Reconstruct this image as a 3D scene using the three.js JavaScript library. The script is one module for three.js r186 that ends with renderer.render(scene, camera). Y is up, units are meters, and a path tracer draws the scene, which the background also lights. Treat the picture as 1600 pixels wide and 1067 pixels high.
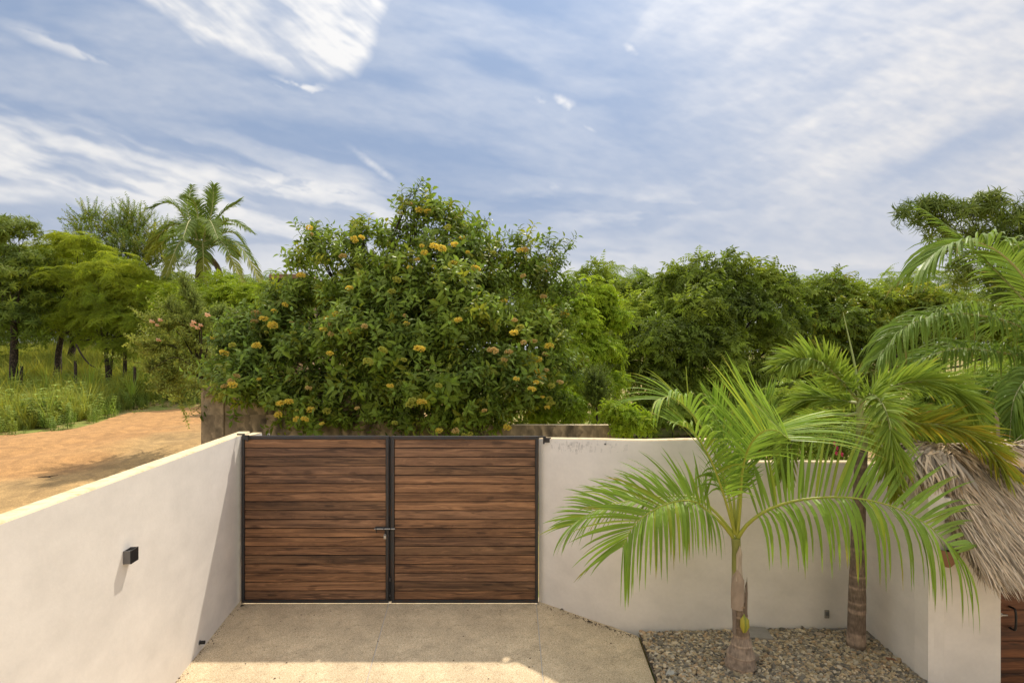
import * as THREE from 'three';
import { mergeGeometries, toCreasedNormals } from 'three/addons/utils/BufferGeometryUtils.js';
import { RoundedBoxGeometry } from 'three/addons/geometries/RoundedBoxGeometry.js';

// ------------------------------------------------------------------ camera, sky, sun, exposure
const W = 1600, H = 1067, F = 889, CX = 800, HY = 576, EYE = 3.335;
const scene = new THREE.Scene();
const camera = new THREE.PerspectiveCamera(2 * Math.atan(H / 2 / F) * 180 / Math.PI, W / H, 0.1, 2000);
camera.position.set(0, EYE, 0);
camera.lookAt(0, EYE, -10);
camera.setViewOffset(W, H, 0, H / 2 - HY, W, H);      // rising lens: verticals stay upright
camera.updateProjectionMatrix();
const renderer = new THREE.WebGLRenderer({ antialias: true });
renderer.setSize(1024, 682);
renderer.toneMapping = THREE.LinearToneMapping;
renderer.toneMappingExposure = 1.36;
renderer.shadowMap.enabled = true;
const SUN_DIR = new THREE.Vector3(0.1706, 0.8215, -0.5444).normalize();
const sun = new THREE.DirectionalLight(new THREE.Color().setRGB(1, 0.91, 0.77), 3.1);
sun.position.copy(SUN_DIR).multiplyScalar(60);
sun.castShadow = true;
sun.shadow.radius = 2;
sun.shadow.mapSize.set(4096, 4096);
Object.assign(sun.shadow.camera, { left: -45, right: 45, top: 45, bottom: -45, near: 1, far: 160 });
scene.add(sun, sun.target);

// ------------------------------------------------------------------ random numbers and noise
function rng(seed) { let a = seed >>> 0; return () => { a = a + 0x6D2B79F5 | 0; let t = Math.imul(a ^ a >>> 15, 1 | a); t = t + Math.imul(t ^ t >>> 7, 61 | t) ^ t; return ((t ^ t >>> 14) >>> 0) / 4294967296; }; }
const PERM = new Float32Array(65536); { const r = rng(77); for (let i = 0; i < 65536; i++) PERM[i] = r(); }
const lat = (x, y) => PERM[(x * 7919 + y * 104729 + ((x * y) << 3)) & 65535];
function vn(x, y, px = 0, py = 0) {
  let xi = Math.floor(x), yi = Math.floor(y), fx = x - xi, fy = y - yi, x1 = xi + 1, y1 = yi + 1;
  if (px) { xi = ((xi % px) + px) % px; x1 = ((x1 % px) + px) % px; }
  if (py) { yi = ((yi % py) + py) % py; y1 = ((y1 % py) + py) % py; }
  fx = fx * fx * (3 - 2 * fx); fy = fy * fy * (3 - 2 * fy);
  const a = lat(xi, yi), b = lat(x1, yi), c = lat(xi, y1), d = lat(x1, y1);
  return a + (b - a) * fx + (c - a + (a - b - c + d) * fx) * fy;
}
function fbm(x, y, o = 4, px = 0, py = 0) { let s = 0, a = 0.5, n = 0; for (let i = 0; i < o; i++) { s += a * vn(x + i * 17, y + i * 31, px, py); n += a; a *= 0.5; x *= 2; y *= 2; px *= 2; py *= 2; } return s / n; }
const hash3 = (x, y, z) => PERM[(x * 7919 + y * 104729 + z * 31337) & 65535];
function vn3(x, y, z) {
  const xi = Math.floor(x), yi = Math.floor(y), zi = Math.floor(z); let fx = x - xi, fy = y - yi, fz = z - zi;
  fx = fx * fx * (3 - 2 * fx); fy = fy * fy * (3 - 2 * fy); fz = fz * fz * (3 - 2 * fz);
  const L = (a, b, t) => a + (b - a) * t;
  return L(L(L(hash3(xi, yi, zi), hash3(xi + 1, yi, zi), fx), L(hash3(xi, yi + 1, zi), hash3(xi + 1, yi + 1, zi), fx), fy),
    L(L(hash3(xi, yi, zi + 1), hash3(xi + 1, yi, zi + 1), fx), L(hash3(xi, yi + 1, zi + 1), hash3(xi + 1, yi + 1, zi + 1), fx), fy), fz);
}
const clamp = (v, a = 0, b = 1) => Math.min(b, Math.max(a, v));
const ss = (a, b, v) => { const t = clamp((v - a) / (b - a)); return t * t * (3 - 2 * t); };
const mix = (a, b, t) => a + (b - a) * t;

// ------------------------------------------------------------------ sky (air and high thin cloud)
function segDist(px, py, ax, ay, bx, by) { const dx = bx - ax, dy = by - ay, t = clamp(((px - ax) * dx + (py - ay) * dy) / (dx * dx + dy * dy)); return [Math.hypot(px - ax - dx * t, py - ay - dy * t), t]; }
const puff = (x, y, cx, cy, rx, ry, a = 0) => { const c = Math.cos(a), s = Math.sin(a), u = ((x - cx) * c + (y - cy) * s) / rx, v = (-(x - cx) * s + (y - cy) * c) / ry; return Math.exp(-(u * u + v * v)); };
function cloudAt(x, y) {                                // x, y: direction on the picture plane of the north sky
  const wx = (fbm(x / 150 + 3, y / 150 + 9, 6) - 0.5) * 85, wy = (fbm(x / 150 + 40, y / 150 + 2, 6) - 0.5) * 65;
  const X = x + wx, Y = y + wy;
  const streak = (ang, l, w, ox) => { const c = Math.cos(ang), s = Math.sin(ang); return fbm(((x + wx * .5) * c + (y + wy * .5) * s) / l + ox, (-(x + wx * .5) * s + (y + wy * .5) * c) / w + ox, 7); };
  let d = 0;
  // bright sheet at the upper left
  const sx = x + wx * .55, sy = y + wy * .55, pl = [[150, -60], [215, 22], [262, 62], [300, 92], [350, 92], [400, 104], [452, 126], [520, 134], [566, 126], [590, 92], [604, 45], [640, -60]];
  let inside = false, dist = 1e9; for (let i = 0, k = pl.length - 1; i < pl.length; k = i++) { const A = pl[i], B = pl[k]; if ((A[1] > sy) !== (B[1] > sy) && sx < (B[0] - A[0]) * (sy - A[1]) / (B[1] - A[1]) + A[0]) inside = !inside; dist = Math.min(dist, segDist(sx, sy, A[0], A[1], B[0], B[1])[0]); }
  const s1 = streak(0.62, 120, 22, 5), fib = streak(.75, 60, 5, 61);
  const sheet = (inside ? ss(-4, 34, dist) : 0) * (1 - .5 * puff(sx, sy, 425, 35, 60, 40, .6));
  d = Math.max(d, sheet * (0.30 + 0.55 * ss(.3, .66, s1) + (.22 * ss(.2, .8, fib) + .18) * (.5 + .5 * ss(430, 560, x))));
  d = Math.max(d, puff(x + wx * .3, y + wy * .3, 475, 135, 45, 12, .2) * ss(.35, .6, streak(.3, 30, 9, 3)) * 0.9);
  // thin streak near the left edge
  d = Math.max(d, puff(x + wx * .25, y + wy * .25, 95, 72, 85, 13, 0.4) * 0.75 * ss(.3, .6, streak(.4, 60, 12, 8)));
  // low band on the left, sinking to the right
  const yb = 215 + x * 0.17 , band = Math.exp(-(((y + wy * .35 - yb - 30) / 78) ** 2)) * ss(760, 520, x + wx * .6);
  const s2 = streak(0.30, 190, 26, 11);
  d = Math.max(d, band * (0.2 + 0.85 * ss(.34, .62, s2)) * 0.95);
  d = Math.max(d, puff(x + wx * .3, y + wy * .3, 470, 292, 150, 26, .17) * (.45 + .55 * ss(.35, .6, streak(.25, 40, 12, 2))));
  d = Math.max(d, puff(x + wx * .3, y + wy * .3, 40, 292, 130, 30, .1) * (.4 + .5 * ss(.35, .6, s2)));
  for (const [cx, cy, rx, ry, a, k] of [[883, 160, 19, 9, .5, 1], [845, 155, 14, 8, .3, .6], [985, 75, 18, 9, .7, .7], [1010, 60, 12, 6, .7, .6], [922, 200, 22, 4, .5, .55], [590, 262, 45, 6, .65, .7], [868, 292, 20, 8, .2, .6], [400, 232, 40, 8, .2, .5]])
    d = Math.max(d, puff(x + wx * .1, y + wy * .1, cx, cy, rx, ry, a) * k * (.35 + .8 * fbm(x / 7, y / 5, 3)));
  // wide veil on the right with streaks fanning to the upper right
  const fan = streak(-0.42, 270, 46, 21), fan2 = streak(-0.75, 240, 60, 33);
  let veil = ss(860, 1250, x + wx * 1.2 - (y - 200) * 0.25) * (0.60 + 0.42 * ss(.3, .72, fan)) ;
  veil = Math.max(veil, ss(880, 1020, x + wx) * ss(150, 10, y + wy) * (0.4 + .4 * ss(.3, .7, fan2)));
  veil *= 1 - 0.75 * puff(X, Y, 1355, 408, 95, 22, -.22) ;
  veil *= 1 - 0.5 * puff(X, Y, 1420, 262, 190, 26, -.3);
  d = Math.max(d, veil * 0.8);
  d = Math.max(d, puff(X, Y, 1020, 330, 260, 55, .05) * .6 * ss(.3, .65, streak(.05, 150, 30, 7)));
  d = Math.max(d, puff(X, Y, 1180, 300, 190, 36, -.42) * .82 * (.4 + .6 * ss(.25, .65, fan)));
  // faint general veil and haze towards the horizon
  d = Math.max(d, 0.27 * ss(.34, .7, streak(.2, 260, 60, 15)));
  const low = ss(300, 470, y + wy * .5);
  d = Math.max(d, low * (0.35 + 0.5 * ss(.35, .62, streak(.02, 200, 24, 4))));
  const fine = fbm(x / 26 + y / 60, y / 9 - x / 40, 6) - .5, blotch = fbm(x / 60 + 8, y / 34 + 5, 6) - .5;
  return clamp(d * (1 + fine * .55 + blotch * .35) + fine * .06);
}
{
  const w = 4096, h = 2048, data = new Float32Array(w * h * 4);
  const az0 = Math.atan2(-1, 0);
  const coarse = (x, y, z) => { const k = 1 / (y + 0.12); return ss(.42, .75, fbm(x * k * 1.3 + 40, z * k * 1.3 + 7, 4)) * 0.45 + .4; };
  const put = (o, x, y, z, front) => {
    const up = Math.max(y, 0);
    let r = mix(0.40, 0.225, ss(0, .36, up)), g = mix(0.43, 0.295, ss(0, .36, up)), b = mix(0.49, 0.43, ss(0, .36, up));
    let d = 0;
    if (y > -0.02) {
      const fr = ss(0.35, 0.62, -z);
      if (fr < 1) d += (1 - fr) * coarse(x, up, z);
      if (fr > 0) d += fr * cloudAt(CX + F * x / -z, HY - F * up / -z);
    }
    const cs = clamp(x * SUN_DIR.x + y * SUN_DIR.y + z * SUN_DIR.z), glow = 0.55 * Math.pow(cs, 7) + 0.5 * Math.pow(cs, 40);
    d = clamp(d);
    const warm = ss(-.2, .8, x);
    const out = mix(1.7, 1, ss(-.1, .6, -z)); r = mix(r, mix(0.63, 0.56, warm) * out, d) * (1 + glow); g = mix(g, mix(0.625, 0.548, warm) * out, d) * (1 + glow); b = mix(b, mix(0.625, 0.548, warm) * out, d) * (1 + glow);  // unseen clouds behind the viewer brightened to add fill on the shaded walls
    data[o] = r; data[o + 1] = g; data[o + 2] = b; data[o + 3] = 1;
  };
  for (let j = 0; j < h; j++) {
    const el = ((j + .5) / h - .5) * Math.PI;
    if (el < -0.03) { for (let i = 0; i < w; i++) { const o = (j * w + i) * 4; data[o] = .3; data[o + 1] = .3; data[o + 2] = .28; data[o + 3] = 1; } continue; }
    const ce = Math.cos(el), se = Math.sin(el);
    for (let i = 0; i < w; i++) {
      const a = ((i + .5) / w - .5) * 2 * Math.PI, x = ce * Math.cos(a), z = ce * Math.sin(a);
      const o = (j * w + i) * 4;
      if (z > -0.3 && (i & 3)) { const q = o - 4; data[o] = data[q]; data[o + 1] = data[q + 1]; data[o + 2] = data[q + 2]; data[o + 3] = 1; continue; }
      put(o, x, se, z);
    }
  }
  const t = new THREE.DataTexture(data, w, h, THREE.RGBAFormat, THREE.FloatType);
  t.mapping = THREE.EquirectangularReflectionMapping; t.magFilter = t.minFilter = THREE.LinearFilter; t.needsUpdate = true;
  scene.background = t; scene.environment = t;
}

// ------------------------------------------------------------------ helpers
const V = (x, y, z) => new THREE.Vector3(x, y, z);
const P = (x, y, D) => V((x - CX) / F * D, EYE - (y - HY) / F * D, -D);
const UP = V(0, 1, 0);
const names = {};
function numbered(n) { const k = names[n] = (names[n] || 0) + 1; return k === 1 ? n : `${n}_${String(k - 1).padStart(3, '0')}`; }
function thing(name, label, category, pos, group) {
  const o = new THREE.Group(); o.name = numbered(name); scene.add(o); if (pos) o.position.copy(pos);
  o.userData = { label, category }; if (group) o.userData.group = group; return o;
}
function add(parent, name, geo, mat, pos) {
  const m = new THREE.Mesh(geo, mat); m.name = parent === scene ? numbered(name) : name; m.castShadow = m.receiveShadow = true;
  if (pos) m.position.copy(pos); parent.add(m); return m;
}
function structure(name, geo, mat) { const m = add(scene, name, geo, mat); m.userData.kind = 'structure'; return m; }
class MB {
  constructor() { this.p = []; this.u = []; this.c = []; this.i = []; }
  v(p, u = 0, w = 0, c = 1) { this.p.push(p.x, p.y, p.z); this.u.push(u, w); if (typeof c === 'number') this.c.push(c, c, c); else this.c.push(c[0], c[1], c[2]); return this.p.length / 3 - 1; }
  t(a, b, c) { this.i.push(a, b, c); }
  q(a, b, c, d) { this.i.push(a, b, c, a, c, d); }
  geo(smooth = false, colors = true) {
    const g = new THREE.BufferGeometry();
    g.setAttribute('position', new THREE.Float32BufferAttribute(this.p, 3)); g.setAttribute('uv', new THREE.Float32BufferAttribute(this.u, 2));
    if (colors) g.setAttribute('color', new THREE.Float32BufferAttribute(this.c, 3));
    g.setIndex(this.i); if (smooth) g.computeVertexNormals(); return g;
  }
  poly(pts, uvs) { const n = V(0, 0, 0), k = pts.map((p, i) => this.v(p, uvs ? uvs[i][0] : 0, uvs ? uvs[i][1] : 0)); for (let i = 1; i < k.length - 1; i++) this.t(k[0], k[i], k[i + 1]); }
}
function dtex(w, h, fn, { srgb = true, repeat = true } = {}) {
  const d = new Uint8Array(w * h * 4);
  for (let j = 0; j < h; j++) for (let i = 0; i < w; i++) { const c = fn(i, j), o = (j * w + i) * 4; if (typeof c === 'number') { d[o] = d[o + 1] = d[o + 2] = clamp(c) * 255; } else { d[o] = clamp(c[0]) * 255; d[o + 1] = clamp(c[1]) * 255; d[o + 2] = clamp(c[2]) * 255; } d[o + 3] = 255; }
  const t = new THREE.DataTexture(d, w, h); t.magFilter = THREE.LinearFilter; t.minFilter = THREE.LinearMipmapLinearFilter;
  if (repeat) t.wrapS = t.wrapT = THREE.RepeatWrapping; if (srgb) t.colorSpace = THREE.SRGBColorSpace; t.needsUpdate = true; return t;
}
const col = (r, g, b) => new THREE.Color().setRGB(r, g, b);
const std = (o) => new THREE.MeshStandardMaterial(o);
// tapered tube along a list of points with radii
function tube(mb, pts, radii, sides = 8, tint = 1, uscale = 1, vscale = 1) {
  const n = pts.length; let ref = Math.abs(pts[n - 1].clone().sub(pts[0]).normalize().y) > .8 ? V(1, 0, 0) : UP, prev = null, len = 0;
  for (let k = 0; k < n; k++) {
    const T = pts[Math.min(k + 1, n - 1)].clone().sub(pts[Math.max(k - 1, 0)]).normalize();
    const A = ref.clone().cross(T).normalize(), B = T.clone().cross(A); if (k) len += pts[k].distanceTo(pts[k - 1]);
    const row = [];
    for (let s = 0; s <= sides; s++) { const a = s / sides * Math.PI * 2, r = typeof radii === 'function' ? radii(k / (n - 1), a) : radii[k]; row.push(mb.v(pts[k].clone().addScaledVector(A, Math.cos(a) * r).addScaledVector(B, Math.sin(a) * r), s / sides * uscale, len * vscale, tint)); }
    if (prev) for (let s = 0; s < sides; s++) mb.q(prev[s], prev[s + 1], row[s + 1], row[s]);
    prev = row;
  }
  const e = mb.v(pts[n - 1], 0, len, tint); for (let s = 0; s < sides; s++) mb.t(prev[s], prev[s + 1], e);
}
const curvePts = (pts, n) => new THREE.CatmullRomCurve3(pts, false, 'centripetal').getPoints(n);

// ------------------------------------------------------------------ materials
const plasterMap = dtex(512, 512, (i, j) => { const a = fbm(i / 64, j / 64, 4, 8, 8), b = fbm(i / 7, j / 7, 3, 0, 0), c = fbm(i / 128 + 5, j / 32, 3, 4, 16); const v = 0.93 + (a - .5) * .06 + (b - .5) * .025 + (c - .5) * .04; return [v, v * .995, v * .985]; });
const plasterBump = dtex(512, 512, (i, j) => .5 + (fbm(i / 32, j / 32, 5, 16, 16) - .5) * .7 + (vn(i / 2.5, j / 2.5) - .5) * .12, { srgb: false });
const M = {};
M.plaster = std({ color: col(.90, .85, .80), map: plasterMap, bumpMap: plasterBump, bumpScale: .0022, roughness: .92 });
const copeMap = dtex(512, 256, (i, j) => { const a = fbm(i / 40, j / 40, 4, 0, 0), b = fbm(i / 6, j / 6, 3), k = ss(.45, .75, a) * .09 + ss(.6, .8, b) * .05; return [.97 - k * .7, .935 - k, .86 - k * 1.5]; });
M.coping = std({ color: col(.84, .74, .58), map: copeMap, bumpMap: plasterBump, bumpScale: .003, roughness: .95 });
const aggMap = dtex(1024, 1024, (i, j) => {
  const cx = Math.floor(i / 5), cy = Math.floor(j / 5); let best = 9, id = 0;
  for (let a = -1; a < 2; a++) for (let b = -1; b < 2; b++) { const gx = ((cx + a) % 204 + 204) % 204, gy = ((cy + b) % 204 + 204) % 204, x = (cx + a + lat(gx, gy + 900)) * 5, y = (cy + b + lat(gx + 700, gy)) * 5, d = Math.hypot(i - x, j - y); if (d < best) { best = d; id = lat(gx + 31, gy + 77); } }
  const e = ss(3.4, 1.2, best), v = id < .13 ? .62 : id < .5 ? .88 : id < .85 ? .99 : 1.08, big = .96 + (fbm(i / 128, j / 128, 3, 8, 8) - .5) * .16, w = mix(.84, v, e) * big;
  const st = 1 - .03 * ss(.5, .72, fbm(i / 128 + 4, j / 128 + 9, 5, 8, 8)) - .06 * ss(.70, .76, fbm(i / 64, j / 64, 4, 16, 16)); return [w * st, w * st * (.94 + (id - .5) * .05), w * st * (.825 + (id - .5) * .1)];
});
const aggBump = dtex(512, 512, (i, j) => fbm(i / 3, j / 3, 3, 0, 0), { srgb: false });
M.aggregate = std({ color: col(.86, .765, .645), map: aggMap, bumpMap: aggBump, bumpScale: .003, roughness: .9 });
M.joint = std({ color: col(.5, .45, .38), roughness: 1 });
const woodMap = dtex(2048, 1024, (i, j) => {
  const band = Math.floor(j / 64), y = j / 64, x = i / 2048;
  const wv = (fbm(x * 5 + band * 7.3, y * 2.2, 4, 5) - .5), yy = y + wv * 1.1;
  const g1 = fbm(x * 6 + band * 13.7, yy * 9, 4, 6), g2 = fbm(x * 40 + band * 3, yy * 42, 3, 40), g3 = fbm(x * 3 + band * 5.1, yy * 3.2, 3, 3);
  const knot = ss(.74, .86, fbm(x * 14 + band * 19, y * 2.3 + 4, 2, 14));
  const tone = (PERM[band * 37 + 11] - .5) * .26; let v = .44 + tone + (g1 - .5) * .75 + (g2 - .5) * .34 + (g3 - .5) * .7; v -= knot * .25; v -= ss(.6, .75, fbm(x * 9 + band, yy * 20, 3, 9)) * .13;
  const t = clamp(v * .9 + .03);
  return [mix(.28, .79, t), mix(.19, .605, t), mix(.13, .445, t)];
});
const woodBump = dtex(1024, 512, (i, j) => { const y = j / 32; return fbm(i / 1024 * 30, (y + (fbm(i / 1024 * 5, y * 2, 2) - .5)) * 26, 3); }, { srgb: false });
M.wood = [[.75, .74, .72], [.95, .88, .80], [1.1, 1.04, .98], [.88, .86, .88]].map(c => std({ color: col(...c), map: woodMap, bumpMap: woodBump, bumpScale: .002, roughness: .62 }));
M.darkWood = std({ color: col(.5, .34, .26), map: woodMap, bumpMap: woodBump, bumpScale: .002, roughness: .6 });
const rustMap = dtex(256, 256, (i, j) => { const a = ss(.62, .75, fbm(i / 20, j / 20, 4)); return [mix(.23, .36, a), mix(.235, .24, a), mix(.245, .17, a)]; });
M.iron = std({ map: rustMap, roughness: .5, metalness: .35 });
M.black = std({ color: col(.02, .02, .022), roughness: .45, metalness: .3 });
M.grey = std({ color: col(.16, .155, .155), roughness: .5, metalness: .2 });
M.steel = std({ color: col(.42, .41, .39), roughness: .35, metalness: .9 });
const concMap = dtex(512, 512, (i, j) => {
  const g = fbm(i / 30, j / 30, 6), s = fbm(i / 22 + g * 2, j / 190, 5), s2 = fbm(i / 60 + 9 + g, j / 260, 4), k = ss(.40, .78, s) * .3 + ss(.42, .72, s2) * .35;
  const v = .84 - k * .62 + (g - .5) * .35; return [v, v * .91, v * .77];
});
M.concrete = std({ color: col(.62, .56, .49), map: concMap, bumpMap: plasterBump, bumpScale: .01, roughness: .95 });
M.slab = std({ color: col(.24, .22, .20), map: plasterMap, bumpMap: plasterBump, bumpScale: .006, roughness: .9 });
M.slabLight = std({ color: col(.36, .33, .29), map: plasterMap, bumpMap: plasterBump, bumpScale: .004, roughness: .9 });
M.brick = std({ color: col(.40, .33, .26), map: plasterMap, bumpMap: plasterBump, bumpScale: .01, roughness: .95 });
M.clay = std({ color: col(.33, .17, .10), map: plasterMap, roughness: .8 });
const barkMap = dtex(256, 512, (i, j) => { const a = fbm(i / 9, j / 40, 4), b = fbm(i / 40, j / 60, 3), v = .5 + (a - .5) * .8 + (b - .5) * .4; return [v, v * .92, v * .82]; });
const barkBump = dtex(256, 512, (i, j) => fbm(i / 8, j / 36, 4), { srgb: false });
M.bark = std({ color: col(.22, .18, .14), map: barkMap, bumpMap: barkBump, bumpScale: .02, roughness: 1 });
const pbMap = dtex(256, 256, (i, j) => { const n = fbm(i / 9, j / 9, 5), n2 = fbm(i / 40, j / 10, 3); const v = .76 + (n - .5) * .28 + (n2 - .5) * .26; return [v, v * .96, v * .92]; });
M.palmBark = std({ color: col(.60, .52, .45), map: pbMap, bumpMap: plasterBump, bumpScale: .004, roughness: .95, vertexColors: true });
const leafMat = (r, g, b, tr = .42, coat = .35) => new THREE.MeshPhysicalMaterial({ color: col(r, g, b), roughness: .93, transmission: tr, thickness: 0, specularIntensity: .35, clearcoat: coat * .25, clearcoatRoughness: .33, side: THREE.DoubleSide, vertexColors: true });
M.thatch = std({ color: col(.58, .49, .36), roughness: .95, vertexColors: true, side: THREE.DoubleSide });
M.thatchBase = std({ color: col(.20, .16, .12), roughness: 1 });

// ------------------------------------------------------------------ ground, road, driveway
const KN = [[0, -.06], [8.6, -.06], [12, .3], [18, .8], [24, 1.0], [30, 1.2], [40, 2.6], [60, 5], [90, 6], [400, 8], [900, 8]];
function ground(D) { for (let k = 1; k < KN.length; k++) if (D <= KN[k][0]) { const [a, p] = KN[k - 1], [b, q] = KN[k]; return mix(p, q, (D - a) / (b - a)); } return 8; }
{
  const ds = []; for (let d = -40; d < 0; d += 10) ds.push(d); for (let d = 0; d < 60; d += 1) ds.push(d); for (let d = 60; d < 90; d += 5) ds.push(d); ds.push(90, 120, 200, 400, 900); ds.push(8.6); ds.sort((a, b) => a - b);
  const xs = []; for (let x = -60; x <= 60; x += 2) xs.push(x); xs.unshift(-900, -300, -120); xs.push(120, 300, 900);
  const mb = new MB();
  for (const d of ds) for (const x of xs) mb.v(V(x, (d < 0 ? -.06 : ground(d)), -d), x / 4, d / 4);
  const n = xs.length; for (let j = 0; j < ds.length - 1; j++) for (let i = 0; i < n - 1; i++) mb.q(j * n + i, j * n + i + 1, (j + 1) * n + i + 1, (j + 1) * n + i);
  const gm = dtex(512, 512, (i, j) => { const a = fbm(i / 60, j / 60, 5, 0, 0), b = fbm(i / 6, j / 6, 3), t = ss(.4, .65, a); const v = .75 + b * .5; return [mix(.50, .62, t) * v, mix(.52, .53, t) * v, mix(.22, .33, t) * v]; });
  structure('ground', mb.geo(true, false), std({ map: gm, roughness: 1 }));
}
const FAR = [[-44, 16.5], [-27, 18.4], [-17.7, 19.7], [-16.6, 21.8], [-18.2, 26.9], [-16.3, 29.6], [-11, 31], [-3, 32.5]];
const NEAR = [[-44, 8], [-20, 8.4], [-8.5, 8.7], [-6.4, 10.5], [-7, 13], [-7.7, 16], [-7.3, 20], [-2, 25]];
{
  const at = (L, s) => { const k = Math.min(L.length - 2, Math.floor(s)), f = s - k; return [mix(L[k][0], L[k + 1][0], f), mix(L[k][1], L[k + 1][1], f)]; };
  const nu = 220, nv = 90, mb = new MB();
  for (let i = 0; i <= nu; i++) { const s = i / nu * 7, a = at(FAR, s), b = at(NEAR, s);
    for (let j = 0; j <= nv; j++) { const f = j / nv, x = mix(a[0], b[0], f), d = mix(a[1], b[1], f) + (j === 0 ? (fbm(i * .8, 3, 2) - .5) * 1.2 : 0);
      const rut = -.05 * Math.exp(-(((f - .34 - .05 * Math.sin(s * 1.7)) / .045) ** 2)) - .05 * Math.exp(-(((f - .55 - .05 * Math.sin(s * 1.7)) / .045) ** 2)) + (fbm(x * .9 + d * .5, d * .9 - x * .5, 4) - .5) * .09, z = ss(.35, .62, f + (fbm(x / 3, d / 3, 3) - .5) * .5), dk = ss(.55, .72, fbm(x / 2.2 + 9, d / 1.3, 4)) * .16;
      mb.v(V(x, ground(d) + .15 + rut, -d), x / 3, d / 3, [mix(1.0, .98, z) * (1 - dk), mix(.82, .95, z) * (1 - dk), mix(.66, .86, z) * (1 - dk)]); } }
  for (let i = 0; i < nu; i++) for (let j = 0; j < nv; j++) { const a = i * (nv + 1) + j; mb.q(a, a + 1, a + nv + 2, a + nv + 1); }
  const rm = dtex(512, 512, (i, j) => { const qx = i / 44 + 2.6 * fbm(i / 70 + 3, j / 70 + 8, 4), qy = j / 44 + i / 90 + 2.6 * fbm(i / 70 + 30, j / 70 + 1, 4), a = fbm(qx * .8 + qy * .6, qy * .8 - qx * .6, 6), b = fbm(i / 4 + j / 9, j / 4 - i / 9, 4), p = ss(.72, .8, fbm(i / 3, j / 3, 2)) * .15, v = .73 + (a - .5) * .24 + (b - .5) * .22 + p; return [v * 1.05, v * .885, v * .62]; });
  const rb = dtex(512, 512, (i, j) => fbm(i / 11 + j / 30 + 2 * fbm(i / 40, j / 40, 3), j / 11 - i / 30, 6), { srgb: false });
  const road = structure('dirt_road', mb.geo(true), std({ color: col(.78, .74, .70), map: rm, bumpMap: rb, bumpScale: .012, roughness: 1, vertexColors: true }));
}
// driveway: three cast slabs with recessed joints
const wallX = D => -3.90 + .152 * (8.113 - D);        // inner face of the left wall
{
  const dr = new THREE.Group(); dr.name = 'driveway'; dr.userData.kind = 'structure'; scene.add(dr);
  const lines = [D => wallX(D) - .02, D => -1.755 + (8.08 - D) * .101, D => .345 - (8.08 - D) * .006, D => D > 7.093 ? mix(.385, 1.585, clamp((8.157 - D) / (8.157 - 7.093))) + .02 : 1.572 - (7.093 - D) * .0494];
  const dd = [8.3, 8.157, 7.8, 7.4, 7.093, 6.5, 6, 5, 3.5, 1.5, -3];
  const g = .006;
  for (let k = 0; k < 3; k++) {
    const mb = new MB();
    const L = D => lines[k](D) + (k ? g : 0), R = D => lines[k + 1](D) - (k < 2 ? g : 0);
    for (let i = 0; i < dd.length; i++) { const D = dd[i], a = L(D), b = Math.max(R(D), a + .05);
      for (const [x, y] of [[a, -.03], [a, -.004], [a + .004, 0], [b - .004, 0], [b, -.004], [b, -.03]]) mb.v(V(x, y, -D), x / 1.3, D / 1.3); }
    for (let i = 0; i < dd.length - 1; i++) for (let s = 0; s < 5; s++) { const a = i * 6 + s; mb.q(a, a + 1, a + 7, a + 6); }
    add(dr, 'slab', mb.geo(false, false), M.aggregate);
  }
  for (let k = 1; k < 3; k++) { const mb = new MB(); for (const D of [8.3, 6, 3, -3]) for (const s of [-g - .001, g + .001]) mb.v(V(lines[k](D) + s, -.006, -D)); for (let i = 0; i < 3; i++) mb.q(i * 2, i * 2 + 1, i * 2 + 3, i * 2 + 2); add(dr, 'joint', mb.geo(true, false), M.joint); }
}

{ const mb = new MB(); mb.poly([[-3.0, 3.2], [1.3, 5.3], [4.24, 5.3], [12, 5.3], [12, -4], [-3.0, -4]].map(([x, d]) => V(x, -.012, -d)), [[-3, 3.2], [1.3, 5.3], [4.2, 5.3], [12, 5.3], [12, -4], [-3, -4]].map(([x, d]) => [x / 1.3, d / 1.3])); structure('court_paving', mb.geo(false, false), M.aggregate); }

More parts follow.
